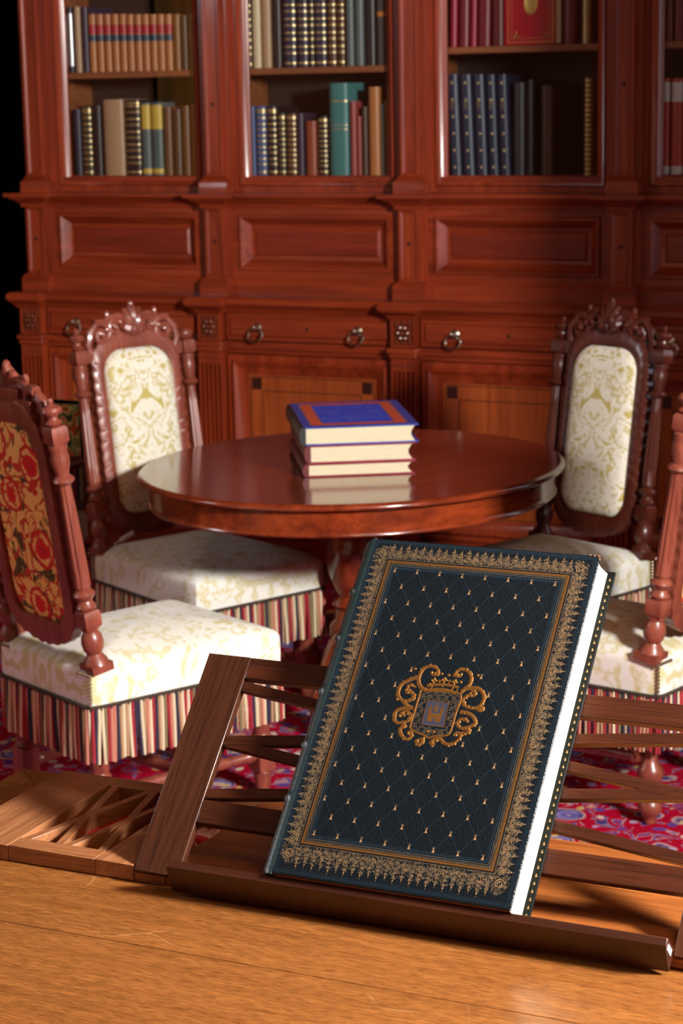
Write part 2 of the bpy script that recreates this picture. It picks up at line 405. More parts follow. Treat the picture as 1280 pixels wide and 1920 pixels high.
SHELF = {
 'u1': (1.945, [(-4.635, -4.609, 0.264, 'navy_highlight'), (-4.601, -4.571, 0.263, 'buff'), (-4.566, -4.535, 0.262, 'plum'), (-4.533, -4.498, 0.231, 'tanset'), (-4.496, -4.462, 0.23, 'tanset'), (-4.46, -4.426, 0.229, 'tanset'), (-4.424, -4.39, 0.228, 'tanset'), (-4.388, -4.354, 0.227, 'tanset'), (-4.353, -4.319, 0.225, 'tanset'), (-4.317, -4.283, 0.224, 'tanset'), (-4.282, -4.248, 0.223, 'tanset'), (-4.246, -4.213, 0.222, 'tanset'), (-4.211, -4.178, 0.221, 'tanset'), (-4.176, -4.143, 0.22, 'tanset'), (-4.137, -4.107, 0.219, 'amber'), (-4.105, -4.073, 0.213, 'umber'), (-4.071, -4.037, 0.221, 'amber')]),
 'l1': (1.525, [(-4.624, -4.588, 0.272, 'navy'), (-4.586, -4.535, 0.283, 'olivegilt'), (-4.53, -4.489, 0.286, 'black'), (-4.484, -4.383, 0.309, 'buffthick'), (-4.38, -4.305, 0.307, 'blackgilt'), (-4.303, -4.258, 0.294, 'blueyellow'), (-4.255, -4.203, 0.293, 'blueyellow'), (-4.196, -4.159, 0.277, 'brown'), (-4.154, -4.115, 0.266, 'umber'), (-4.11, -4.076, 0.28, 'brown'), (-4.073, -4.042, 0.284, 'rust')]),
 'u2': (1.945, [(-3.81, -3.786, 0.324, 'olivegilt'), (-3.784, -3.744, 0.323, 'cream'), (-3.742, -3.699, 0.321, 'buff'), (-3.695, -3.653, 0.32, 'black'), (-3.648, -3.59, 0.318, 'navygilt'), (-3.585, -3.539, 0.315, 'navygilt'), (-3.537, -3.514, 0.314, 'blackgilt'), (-3.512, -3.459, 0.313, 'navygilt'), (-3.455, -3.416, 0.311, 'browngilt'), (-3.411, -3.382, 0.309, 'browngilt'), (-3.377, -3.343, 0.308, 'slate'), (-3.339, -3.301, 0.306, 'slate'), (-3.296, -3.251, 0.305, 'black'), (-3.249, -3.202, 0.303, 'grey_orange')]),
 'l2': (1.525, [(-3.809, -3.78, 0.272, 'blue'), (-3.778, -3.731, 0.271, 'bluegilt'), (-3.726, -3.683, 0.271, 'blackgilt'), (-3.679, -3.646, 0.245, 'greengilt'), (-3.641, -3.597, 0.243, 'browngilt'), (-3.595, -3.567, 0.242, 'plum'), (-3.56, -3.511, 0.213, 'rust'), (-3.507, -3.461, 0.231, 'blackgilt'), (-3.456, -3.372, 0.356, 'teal'), (-3.367, -3.34, 0.286, 'rose'), (-3.338, -3.32, 0.229, 'rose'), (-3.317, -3.293, 0.265, 'umber'), (-3.288, -3.239, 0.339, 'tan'), (-3.236, -3.223, 0.274, 'slate'), (-3.221, -3.205, 0.29, 'amber')]),
 'u3': (2.005, [(-2.948, -2.918, 0.232, 'crimson'), (-2.911, -2.868, 0.23, 'maroon'), (-2.864, -2.84, 0.229, 'crimson'), (-2.836, -2.783, 0.227, 'maroon'), (-2.779, -2.728, 0.225, 'oxblood'), (-2.498, -2.444, 0.214, 'maroon'), (-2.428, -2.387, 0.212, 'goldbrown')]),
 'l3': (1.525, [(-2.95, -2.9, 0.379, 'navydots'), (-2.895, -2.846, 0.377, 'navydots'), (-2.841, -2.794, 0.376, 'navydots'), (-2.79, -2.749, 0.375, 'navydots'), (-2.745, -2.703, 0.374, 'navydots'), (-2.694, -2.646, 0.344, 'charcoal'), (-2.641, -2.614, 0.353, 'black'), (-2.585, -2.539, 0.332, 'umber'), (-2.417, -2.38, 0.358, 'goldbrown')]),
 'u4': (2.005, [(-2.12, -2.082, 0.201, 'oxblood'), (-2.078, -2.047, 0.199, 'maroon')]),
 'l4': (1.525, [(-2.124, -2.09, 0.349, 'redwhite'), (-2.086, -2.042, 0.348, 'redwhite')]),
}
# ================================================================== DESK
def at(loc): return Matrix.Translation(-Vector(loc))
DZ = .76
dk = thing('desk', 'large orange-brown oak desk with worn scratched top in the foreground', 'desk', (-.6, 2.2, 0))
T0 = at(dk.location)
def desk_board(nm, x0, x1, y0, y1, mat, lab=None):
    m = MB(T0); m.box(x0, x1, y0, y1, DZ-.03, DZ); return m.build(nm, mat, dk, lab, bevel=.0012)
desk_board('top_board', -1.78, .55, 2.171, 2.655, M['desk'], 'middle board of the desk top with swirling grain')
desk_board('top_board', -1.78, .55, 1.80, 2.170, M['desk'], 'front board of the desk top with straight fine grain')
# mitred border strips along the back and the left end
m = MB(T0); m.prism([(-1.855,2.725),(.55,2.725),(.55,2.656),(-1.786,2.656)], lambda p, a: (p[0], p[1], a), DZ-.03, DZ)
m.build('edge_banding', M['desk'], dk)
m = MB(T0); m.prism([(-1.855,2.724),(-1.786,2.655),(-1.781,2.655),(-1.781,1.80),(-1.855,1.80)], lambda p, a: (p[0], p[1], a), DZ-.03, DZ)
m.build('edge_banding', M['desk_y'], dk)
m = MB(T0)
m.box(-1.80, .5, 2.64, 2.665, .64, DZ-.03); m.box(-1.80, .5, 1.85, 1.875, .64, DZ-.03); m.box(-1.80, -1.775, 1.875, 2.64, .64, DZ-.03); m.box(.475, .5, 1.875, 2.64, .64, DZ-.03)
m.build('apron', M['desk_leg'], dk)
for x in (-1.77, .44):
    for y in (1.88, 2.63):
        m = MB(T0)
        m.lathe([(.028,0),(.03,.02),(.022,.06),(.034,.12),(.026,.3),(.034,.5),(.028,.58),(.036,.62),(.036,.735)], 16, (x, y, 0))
        m.build('leg', M['desk_leg'], dk)

# ================================================================== READING STAND
ET = R_(46.34)
EO = Vector((0, 2.355, .78)); EV = Vector((0, math.cos(ET), math.sin(ET))); EN = Vector((0, -math.sin(ET), math.cos(ET)))
st = thing('reading_stand', 'dark walnut folding reading stand with lattice easel, lying open on the desk', 'book stand', (-1.1, 2.5, DZ))
TS = at(st.location)
TE = TS @ frame(EO, (1,0,0), EV, EN)          # easel plane: x, v (up the slope), n (towards the reader)
def bar(mb, a, b, w, z0, z1):
    a = Vector(a); b = Vector(b); d = (b-a).normalized(); s = Vector((-d.y, d.x))*w/2
    mb.prism([a-s, b-s, b+s, a+s], lambda p, q: (p[0], p[1], q), z0, z1)
# flat openwork wing on the left
zb, zt = DZ, DZ+.025
def wing(nm, x0, x1, y0, y1, mat, lab=None):
    m = MB(TS); m.box(x0, x1, y0, y1, zb+.001, zt); return m.build(nm, mat, st, lab, bevel=.0012)
wing('wing_stile', -1.748, -1.641, 2.36, 2.68, M['stand_y'])
wing('wing_stile', -1.494, -1.43, 2.36, 2.68, M['stand_y'])
wing('wing_rail', -1.6405, -1.4945, 2.36, 2.395, M['stand_x'])
wing('wing_rail', -1.6405, -1.4945, 2.645, 2.68, M['stand_x'])
m = MB(TS)
for k, (a, b) in enumerate((((-1.5735,2.392),(-1.629,2.648)), ((-1.502,2.390),(-1.559,2.648)))): bar(m, a, b, .0125, zb+.001, zt-.0006)
for k, (a, b) in enumerate((((-1.632,2.39),(-1.566,2.648)), ((-1.561,2.392),(-1.504,2.648)))): bar(m, a, b, .0125, zb+.001, zt-.0011)
m.build('wing_lattice', M['stand_y'], st, 'crossed thin bars filling the flat wing', bevel=.0007)
m = MB(TS); m.box(-1.38, -.575, 2.362, 2.68, zb+.001, zt); m.build('tray_board', M['tray'], st, 'lighter brown flat base board under the easel', bevel=.0015)
for y0, y1 in ((2.63,2.68),(2.362,2.40)):
    m = MB(TS); m.box(-1.4295, -1.3805, y0, y1, zb+.001, zt-.004); m.build('base_rail', M['stand_x'], st)
# felt under the base
m = MB(TS); m.box(-1.744, -.577, 2.364, 2.676, zb, zb+.0012); m.build('felt_lining', M['red_cloth'], st, 'thin red felt lining under the stand')
# tilted easel
def eb(nm, x0, x1, v0, v1, mat, n0=-.014, n1=0, lab=None, bev=.0012):
    m = MB(TE); m.box(x0, x1, v0, v1, n0, n1); return m.build(nm, mat, st, lab, bevel=bev)
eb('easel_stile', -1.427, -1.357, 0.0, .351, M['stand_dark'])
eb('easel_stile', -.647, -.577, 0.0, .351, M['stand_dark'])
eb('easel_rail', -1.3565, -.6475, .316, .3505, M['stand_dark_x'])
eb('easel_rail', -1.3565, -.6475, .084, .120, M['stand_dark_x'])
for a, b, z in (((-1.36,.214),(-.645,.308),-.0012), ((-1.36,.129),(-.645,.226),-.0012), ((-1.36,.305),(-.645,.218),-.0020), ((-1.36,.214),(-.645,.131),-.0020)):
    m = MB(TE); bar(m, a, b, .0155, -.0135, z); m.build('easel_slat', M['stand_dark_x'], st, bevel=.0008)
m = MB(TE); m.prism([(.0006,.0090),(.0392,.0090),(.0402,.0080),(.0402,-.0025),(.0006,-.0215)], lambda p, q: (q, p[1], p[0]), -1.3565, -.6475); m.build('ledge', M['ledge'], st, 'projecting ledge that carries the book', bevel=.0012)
m = MB(TE); m.box(-.6474, -.6466, -.0045, .0035, .012, .032); pl = m.build('paper_label', M['white_paper'], st, 'tiny white inventory label on the ledge end')
m = MB(TE); m.box(-.6466, -.6464, -.0020, .0015, .017, .027); m.build('label_mark', M['blue_ink'], pl, 'blue ink mark')
# strut behind the easel
m2 = MB(TS)
a = Vector((0, 2.355+.28*math.cos(ET)+.018, .78+.28*math.sin(ET)-.012)); b = Vector((0, 2.66, zt+.003))
m2.prism([(a.y-.008,a.z),(a.y+.008,a.z),(b.y+.008,b.z),(b.y-.008,b.z)], lambda p, q: (q, p[0], p[1]), -1.05, -.98)
m2.build('strut', M['stand_y'], st)
# scrap of paper and red cloth caught in the gap
m = MB(); 
g = random.Random(3); L = []
for j in range(7):
    L.append([(-.022+.044*i/6+g.uniform(-.002,.002), -.05+.1*j/6+g.uniform(-.004,.004), .006+abs(math.sin(i*1.7+j*1.1))*.012+g.uniform(0,.004)) for i in range(7)])
m.loops(L, False); L2 = [[(p[0], p[1], max(p[2]-.003, .0)) for p in l] for l in L]; m.loops(L2, False)
sc = m.build('paper_scrap', plain('pink_scrap', srgb(206,150,140), .8)); sc.location = (-1.404, 2.50, DZ); tag(sc, 'crumpled pale pink scrap in the gap beside the tilted easel', 'paper scrap')
m = MB()
L = [[(r*math.cos(2*PI*i/12)*(1+.25*math.sin(3*i)), r*.8*math.sin(2*PI*i/12), z+.003*math.sin(2.2*i)) for i in range(12)] for r, z in ((.013,.001),(.015,.006),(.011,.012),(.005,.014))]
m.loops(L, True, True, True); k = m.build('red_lining', M['red_cloth'], sc, 'bright red fold in the middle'); k.location = (.002, .0, .014); k.scale = (1.2, 1, .55)

# ================================================================== THE GREAT BOOK
BO = Vector((-1.204, 2.327, .819)); BW, BH, BT = .3510, .5345, .0462
bk = thing('leather_bound_book', 'large dark green leather book with gilt coat of arms, leaning on the reading stand', 'book', BO)
TB = at(BO) @ frame(BO, (1,0,0), EV, EN)
B0 = .0005
m = MB(TB); m.box(.0075, BW, B0, BH, -.0042, 0)
fc = m.build('front_cover', M['green_leather'], bk, 'dark green grained leather front cover with gold tooling', bevel=.0018, seg=3)
m = MB(TB); m.box(.0075, .3640, B0, BH, -BT, -BT+.0042); bc = m.build('back_cover', M['black_leather'], bk, 'back cover with dark inner border', bevel=.0008)
# gold dentelle on the inner edge of the back cover
m = MB(TB); ZD = -BT+.0046
for i in range(46):
    y = .012+i*.0113
    for (dx, dy, w, h) in ((0,0,.0008,.0046),(0,-.001,.0032,.0009),(-.0006,.0014,.0018,.0006)):
        x = .3590+dx*.8
        m.add([(x-w/2,y+dy-h/2,ZD),(x+w/2,y+dy-h/2,ZD),(x+w/2,y+dy+h/2,ZD),(x-w/2,y+dy+h/2,ZD)], [(0,1,2,3)])
m.build('gilt_dentelle', M['gold'], bc, 'row of small gold sprigs on the inner edge', smooth=False)
# page block with hollow fore edge
m = MB(TB); L = []
for k in range(13):
    t = k/12; n_ = -.0045-(BT-.009)*t; x = .3475+.0055*t-.0035*math.sin(PI*t)
    L.append([(.004,.0045,n_),(x,.0045,n_),(x,BH-.004,n_),(.004,BH-.004,n_)])
m.loops(L, True, True, True)
m.build('page_block', M['pages_n'], bk, 'cream page edges')
m = MB(TB); m.box(.010, BW-.002, .0004, .0035, -.0120, -.0041)
m.build('worn_board_edge', M['board_brown'], bk, 'worn brown lower edge of the front board', bevel=.0012)
# torn paper flakes at the tail
g = random.Random(5)
for x, w in ((.165,.02),(.182,.012),(.225,.03),(.262,.034),(.29,.02),(.345,.012)):
    m = MB(TB); pts = [(x, .0022, -.0044),(x+w*.3,.0003,-.0030),(x+w*.6,.0005,-.0036),(x+w,.0003,-.0032),(x+w*1.1,.0022,-.0046)]
    m.add([(p[0],p[1],p[2]+.0) for p in pts]+[(p[0],p[1]+.0003,p[2]-.0012) for p in pts], [(0,1,2,3,4),(9,8,7,6,5),(0,5,6,1),(1,6,7,2),(2,7,8,3),(3,8,9,4),(4,9,5,0)])
    m.build('paper_flake', M['white_paper'], bk, 'white torn paper flake at the bottom edge')
# spine with raised bands
m = MB(TB); L = []
bands = [.117,.200,.2845,.371,.449]
ys = []
y = B0
while y < BH: ys.append(y); y += .0028
ys.append(BH)
for y in ys:
    k = max([math.exp(-((y-b)/.0042)**2) for b in bands]+[0])
    e = min(1, (min(y-B0, BH-y))/.004)
    bul = .0210*(.8+.2*e)+.0042*k
    l = []
    for i in range(13):
        t = i/12; a = PI*t
        l.append((.0085-bul*math.sin(a), y, -.0002-(BT-.0004)*(1-math.cos(a))/2))
    l.append((.012, y, -BT+.003)); l.append((.012, y, -.003))
    L.append(l)
m.loops(L, True, True, True)
m.build('spine', M['green_smooth'], bk, 'rounded spine with five raised bands')
m = MB(TB)
for (cx, cy, r, z) in ((.348,.5335,.004,.0003),(.342,.5338,.0035,.0004),(.336,.5340,.0025,.0002),(.3505,.529,.002,.0002)):
    m.sph((cx,cy,z-.001), (r,.0022,.0022), 8, 5)
m.build('worn_corner', M['worn'], fc, 'scuffed tan upper corner')
# ---- gold tooling (all flat leaf laid on the cover)
ZG = .00035
def quad(mb, pts, z, mat=0): mb.add([(p[0]/1000, p[1]/1000, z) for p in pts], [tuple(range(len(pts)))], mat)
def ribbon(mb, pts, w, z=ZG, mat=0):
    P = [Vector((p[0], p[1])) for p in pts]; l = []; r = []
    for i in range(len(P)):
        d = P[min(i+1, len(P)-1)]-P[max(i-1, 0)]
        if d.length < 1e-9: d = Vector((1,0))
        d.normalize(); s = Vector((-d.y, d.x))*w/2
        l.append(P[i]+s); r.append(P[i]-s)
    n = len(P)
    mb.add([(p.x/1000,p.y/1000,z) for p in l+r], [(i+n, i+1+n, i+1, i) for i in range(n-1)], mat)
def rectline(mb, x0, y0, x1, y1, w, z=ZG, mat=0):
    i = [(x0,y0),(x1,y0),(x1,y1),(x0,y1)]; o = [(x0-w,y0-w),(x1+w,y0-w),(x1+w,y1+w),(x0-w,y1+w)]
    for k in range(4):
        j = (k+1) % 4; quad(mb, [o[k],o[j],i[j],i[k]], z, mat)
FX0, FY0, FX1, FY1 = 37, 48, 316, 500
m = MB(TB)
for ins, w, mt in ((-1.3,.5,0),(4.2,3.2,1),(5.6,.5,0),(7.2,.4,0),(9.4,.35,0)):
    rectline(m, FX0+ins, FY0+ins, FX1-ins, FY1-ins, w, ZG, mt)
m.build('gilt_frame', [M['gold_dull'], M['gold_bright']], fc, 'straight gold fillets framing the centre', smooth=False)
m = MB(TB)
for ins, w in ((11,.9),(14,.8),(16.2,.4)): rectline(m, FX0+ins-1, FY0+ins-1, FX1-ins+1, FY1-ins+1, w, ZG*.8)
for d, w in ((4.0,.6),(6.0,.5),(8.0,.35)): rectline(m, d+7, d+1.5, 351-d, 534.5-d, w, ZG*.8)
# diamond grid of dotted lines
GX, GY, SX, SY = 53.0, 66.5, 34.8, 52.15
def increst(x, y): return ((x-177)/66)**2+((y-279)/64)**2 < 1
for i in range(0, 14):
    for j in range(0, 16):
        for s in (1, -1):
            a = (GX+SX*i/2, GY+SY*j/2); b = (GX+SX*(i+1)/2, GY+SY*(j+1)/2)
            if (i+j) % 2 == (0 if s == 1 else 1):
                if s == -1: a, b = (a[0], b[1]), (b[0], a[1])
                for q in range(8):
                    p0 = [a[k]+(b[k]-a[k])*(q+.2)/8 for k in (0,1)]; p1 = [a[k]+(b[k]-a[k])*(q+.75)/8 for k in (0,1)]
                    if not increst(*p0): ribbon(m, [p0, p1], .7, ZG*.7)
def dot(mb, x, y, r, mat=0, z=ZG, n=6):
    quad(mb, [(x+r*math.cos(2*PI*k/n), y+r*math.sin(2*PI*k/n)) for k in range(n)], z, mat)
for par, nx, ny in ((0, 8, 9), (.5, 7, 8)):
    for i in range(nx):
        for j in range(ny):
            x = GX+SX*(i+par); y = GY+SY*(j+par)
            if increst(x, y): continue
            quad(m, [(x-.45,y+1.8),(x-.8,y-.4),(x-1.5,y-2.4),(x-2.5,y-3.9),(x-.9,y-3.2),(x,y-4.4),(x+.9,y-3.2),(x+2.5,y-3.9),(x+1.5,y-2.4),(x+.8,y-.4),(x+.45,y+1.8)], ZG, 1)
            dot(m, x, y+3.6, .62, 1); dot(m, x-1.5, y+2.3, .55, 1); dot(m, x+1.5, y+2.3, .55, 1)
m.build('diaper_pattern', [M['tool'], M['gold']], fc, 'diamond grid of tooled lines set with small gold ermine tails', smooth=False)
# ---- lace border
def spiral(cx, cy, r, a0, turns, hand, n=11):
    return [(cx+r*(1-.72*k/(n-1))*math.cos(a0+hand*turns*2*PI*k/(n-1)), cy+r*(1-.72*k/(n-1))*math.sin(a0+hand*turns*2*PI*k/(n-1))) for k in range(n)]
g = random.Random(11)
m = MB(TB)
def lace(P, S, D, n, depth):
    """P start point, S along, D outward (2D unit vectors), n units over length |S|"""
    S = Vector(S); D = Vector(D); Ln = S.length; s1 = S/Ln; pitch = Ln/n
    to = lambda s, d: (P[0]+s1.x*s+D.x*d, P[1]+s1.y*s+D.y*d)
    for k in range(n):
        c = (k+.5)*pitch; dp = depth*(1.0 if k % 2 == 0 else .9)
        ribbon(m, [to(c,0), to(c+.3,dp*.3), to(c-.3,dp*.6), to(c,dp*.86)], .55, ZG, 0)
        for h in (-1, 1):
            for (u, d, r, a0, tn, w) in ((.24,.17,.20,0,1.15,.5),(.22,.40,.19,PI/2,1.2,.5),(.15,.58,.14,PI,1.1,.5),(.38,.30,.12,PI,1.0,.45),(.10,.74,.09,0,.9,.5)):
                sp = spiral(c+h*u*pitch, d*dp, r*pitch, a0 if h > 0 else PI-a0, tn, h)
                ribbon(m, [to(*q) for q in sp], w*g.uniform(.8,1.25), ZG, g.choice((0,0,1)))
                tip = [(0,1.0),(-.45,.25),(-1,-.05),(-.4,-.3),(0,-.9),(.4,-.3),(1,-.05),(.45,.25)]
        quad(m, [to(c+q[0]*1.3, dp*.90+q[1]*dp*.07) for q in tip][::-1], ZG, 1)
        dot(m, *to(c, dp*1.02), .55, 1); dot(m, *to(c-1.7, dp*.80), .5, 1); dot(m, *to(c+1.7, dp*.80), .5, 1)
        for q in range(60):
            u = g.uniform(-.5,.5); d = g.uniform(.01, .86)*dp*(1-.24*abs(2*u)**2)
            r = g.uniform(.28,.62)
            if g.random() < .55: dot(m, *to(c+u*pitch, d), r, g.choice((0,0,0,1)), ZG, 5)
            else:
                a0 = g.uniform(0, 2*PI); rr = g.uniform(.9,1.9)
                ribbon(m, [to(c+u*pitch+rr*math.cos(a0+t*.55), d+rr*math.sin(a0+t*.55)) for t in range(6)], .42, ZG, 0)
ox0, oy0, ox1, oy1 = FX0-2.2, FY0-2.2, FX1+2.2, FY1+2.2
lace((ox0,oy0), (ox1-ox0,0), (0,-1), 24, 33)
lace((ox0,oy1), (ox1-ox0,0), (0,1), 24, 24)
lace((ox0,oy0), (0,oy1-oy0), (-1,0), 40, 22.5)
lace((ox1,oy0), (0,oy1-oy0), (1,0), 40, 24)
for (x, y, sx, sy) in ((ox0,oy0,-1,-1.3),(ox1,oy0,1,-1.3),(ox0,oy1,-1,1),(ox1,oy1,1,1)):
    for q in range(150):
        u, d = g.uniform(0,21), g.uniform(0,21)
        if u+d > 34: continue
        if g.random() < .5: dot(m, x+sx*u, y+sy*d, g.uniform(.3,.6), g.choice((0,0,1)), ZG, 5)
        else: ribbon(m, [(x+sx*u+1.5*math.cos(q+t*.6), y+sy*d+1.5*math.sin(q+t*.6)) for t in range(6)], .45)
    ribbon(m, spiral(x+sx*9, y+sy*9, 7, 0, 1.6, sx, 22), .8, ZG, 1)
m.build('gilt_border', [M['gold_dull'], M['gold']], fc, 'wide gold lace border with pointed sprigs', smooth=False)
# ---- coat of arms
CX, CY = 177.0, 278.5
def P3(p, z=0): return ((CX+p[0])/1000, (CY+p[1])/1000, z)
def smoothpath(pts, k=4):
    P = [Vector((p[0], p[1])) for p in pts]; out = []
    for i in range(len(P)-1):
        p0, p1, p2, p3 = P[max(i-1,0)], P[i], P[i+1], P[min(i+2, len(P)-1)]
        for q in range(k):
            t = q/k; out.append(.5*((2*p1)+(-p0+p2)*t+(2*p0-5*p1+4*p2-p3)*t*t+(-p0+3*p1-3*p2+p3)*t**3))
    out.append(P[-1]); return [(v.x, v.y) for v in out]
m = MB(TB)
def stroke(pts, r, k=4, closed=False, taper=False, z=.0002):
    sp = smoothpath(pts, k) if k > 1 else pts
    n = len(sp); rr = [r/1000*((1.15-.55*i/n) if taper else 1) for i in range(n)]
    m.tube([P3(p, z) for p in sp], rr, 6, closed, 0, .27, up=(0,0,1))
for s_ in CREST['scrolls']:
    stroke(s_, 2.8, 4, taper=True)
    # leafy nubs along the outside of each scroll
    for i in range(1, len(s_)-1, 2):
        m.sph(P3(s_[i], .0002), (.0036,.0032,.0007), 7, 4)
    for i in range(0, len(s_)-1): m.sph(P3(((s_[i][0]+s_[i+1][0])/2*1.04, (s_[i][1]+s_[i+1][1])/2*1.04), .0002), (.0022,.0027,.0007), 7, 4)
stroke(CREST['shield']+CREST['shield'][:1], 1.5, 3)
stroke(CREST['crown1'], 2.2, 3); stroke(CREST['crown2'], 2.6, 3)
for i in range(7):
    t = i/6; a = CREST['crown1']; p = (a[0][0]+(a[-1][0]-a[0][0])*t, a[0][1]+(a[-1][1]-a[0][1])*t)
    m.sph(P3((p[0]-1, p[1]-4), .0003), (.0014,.0014,.0008), 6, 4)
for k, p in enumerate(CREST['leaves']):
    big = 1 if k % 2 == 0 else .55
    for dx, dy, r in ((0,2.5,2.4),(-2.9,0,2.0),(2.9,0,2.0),(0,-2.5,1.9)):
        m.sph(P3((p[0]+dx*big, p[1]+dy*big), .0003), (r*big/1000,)*2+(.0010,), 7, 4)
    stroke([(p[0], p[1]), (p[0]-.5, p[1]-9*big-2)], 1.1*big, 1)
for p in CREST['balls']: m.sph(P3(p, .0003), (.0024,.0024,.0009), 8, 5)
coa = m.build('coat_of_arms', M['gold_bright'], fc, 'raised gold crowned shield with scrolling leaves')
m = MB(TB)
quad(m, [(CX+p[0], CY+p[1]) for p in CREST['inner']], ZG*.6, 0)
rl = CREST['inner']
m.T = TB
for a, b in zip(rl, rl[1:]+rl[:1]): ribbon(m, [(CX+a[0], CY+a[1]), (CX+b[0], CY+b[1])], 1.0, ZG*1.2, 1)
b_ = CREST['base']
quad(m, [(CX+p[0], CY+p[1]) for p in b_][::-1], ZG, 1)
bx0, bx1 = b_[3], b_[2]
dcx, dcy = (bx0[0]+bx1[0])/2, (bx0[1]+bx1[1])/2
quad(m, [(CX+dcx-2.2,CY+dcy-.6),(CX+dcx+2.2,CY+dcy-.2),(CX+dcx+1.8,CY+dcy+5),(CX+dcx-1.2,CY+dcy+5)], ZG*1.1, 0)
for k, p in enumerate(CREST['towers']):
    w = 2.7; x, y = CX+p[0], CY+p[1]
    quad(m, [(x-w,y-8),(x+w,y-8),(x+w,y),(x-w,y)], ZG, 1)
    for q in (-1,0,1): quad(m, [(x+q*1.9-.7,y),(x+q*1.9+.7,y),(x+q*1.9+.7,y+2),(x+q*1.9-.7,y+2)], ZG, 1)
    dot(m, x, y+4.4, 1.5, 1); quad(m, [(x-.6,y-5),(x+.6,y-5),(x+.6,y-2.5),(x-.6,y-2.5)], ZG*1.1, 0)
# patterned border of the shield: small ermine and checker marks
def inpoly(x, y, P):
    c = False
    for i in range(len(P)):
        a, b = P[i], P[i-1]
        if (a[1] > y) != (b[1] > y) and x < (b[0]-a[0])*(y-a[1])/(b[1]-a[1]+1e-9)+a[0]: c = not c
    return c
for i in range(-26, 27):
    for j in range(-30, 24):
        x, y = i*1.9+(.95 if j % 2 else 0), j*1.9
        if inpoly(x, y, CREST['shield']) and not inpoly(x, y, [(q[0]*1.12, (q[1]+2)*1.08-2) for q in CREST['inner']]):
            if (i//3+j//4) % 2 == 0 or g.random() < .35: dot(m, CX+x, CY+y, .62, 2, ZG*.9, 5)
m.build('shield_charge', [M['steel_blue'], M['gold_bright'], M['gold_dull']], fc, 'three-towered castle on a blue-grey field', smooth=False)
# ================================================================== CHAIRS
def superq(t, n):
    return math.copysign(abs(t)**n, t)
LEAN = math.atan2(.102, .693)
BKM = frame((0,-.262,.447), (1,0,0), (0,math.cos(LEAN),math.sin(LEAN)), (0,-math.sin(LEAN),math.cos(LEAN)))   # u across, d to the front, w up the back
def rrect(hw, hh, rb, rt, n=96, cx=0, cz=0):
    """rounded rectangle, evenly sampled, starting bottom centre, counter-clockwise"""
    pts = []
    def arc(x, z, r, a0, a1, k):
        for i in range(k+1):
            a = a0+(a1-a0)*i/k; pts.append((x+r*math.cos(a), z+r*math.sin(a)))
    pts.append((0, -hh)); arc(hw-rb, -hh+rb, rb, -PI/2, 0, 10); arc(hw-rt, hh-rt, rt, 0, PI/2, 14)
    pts.append((0, hh)); arc(-hw+rt, hh-rt, rt, PI/2, PI, 14); arc(-hw+rb, -hh+rb, rb, PI, 1.5*PI, 10); pts.append((0, -hh))
    d = [0]
    for a, b in zip(pts, pts[1:]): d.append(d[-1]+math.dist(a, b))
    out = []; j = 0
    for i in range(n):
        s = d[-1]*i/n
        while d[j+1] < s: j += 1
        t = (s-d[j])/max(1e-9, d[j+1]-d[j])
        out.append((cx+pts[j][0]+(pts[j+1][0]-pts[j][0])*t, cz+pts[j][1]+(pts[j+1][1]-pts[j][1])*t))
    return out
WC = .3625
def post_mesh(s, wood_m, parent, finial=True, nm='post'):
    m = MB(BKM @ Matrix.Translation((s*.204, 0, 0)))
    L = .70
    def lz(a): m.lathe([(r, z*L) for r, z in a], 20)
    m.box(-.031,.031,-.031,.031,-.006,.016)
    lz([(.034,.02),(.030,.035),(.022,.05),(.019,.058),(.026,.075),(.029,.10),(.026,.125),(.019,.142),(.022,.148),(.022,.156)])
    def block(w0, w1, h):
        c = h*.38
        lo = [(-h,-h),(h,-h),(h,h),(-h,h)]
        m.loops([[(x*.8,y*.8,w0) for x,y in lo],[(x,y,w0+.006) for x,y in lo],[(x,y,w1-.006) for x,y in lo],[(x*.8,y*.8,w1) for x,y in lo]], True, True, True)
    block(.156*L, .222*L, .0235)
    lz([(.020,.222),(.024,.23),(.026,.238),(.020,.25),(.018,.26),(.026,.275),(.029,.283),(.025,.292),(.018,.30),(.020,.312)])
    # fluted tapering shaft
    P = [(.0215-.0062*t+.0012*math.sin(PI*t), (.312+.376*t)*L) for t in [i/10 for i in range(11)]]
    m.lathe(P, 48, flute=lambda a, k: 1-.15*max(0, math.cos(8*a))**.7*(0 if k in (0,10) else 1))
    lz([(.015,.688),(.022,.695),(.028,.705),(.024,.715),(.016,.724),(.018,.74),(.0225,.765),(.0235,.79),(.021,.812),(.024,.822),(.024,.832),(.019,.838)])
    block(.838*L, .902*L, .0225)
    if finial:
        lz([(.014,.902),(.020,.908),(.022,.914),(.013,.925),(.012,.935),(.022,.945),(.0265,.957),(.023,.968),(.010,.976),(.007,.982),(.009,.99),(.006,1.0)])
    else:
        lz([(.012,.902),(.020,.908),(.026,.922),(.027,.935),(.022,.948),(.008,.957)])
    return m.build(nm, wood_m, parent, angle=40)
def scroll3(m, cu, cw, r, a0, turns, hand, d=.008, rad=.011):
    n = 26; P = []; R = []
    for k in range(n):
        t = k/(n-1); rr = r*(1-.80*t); a = a0+hand*turns*2*PI*t
        P.append((cu+rr*math.cos(a), d+.006*t, cw+rr*math.sin(a))); R.append(rad*(1-.45*t))
    m.tube(P, R, 8); m.sph((cu, d+.01, cw), rad*.85, 8, 6)
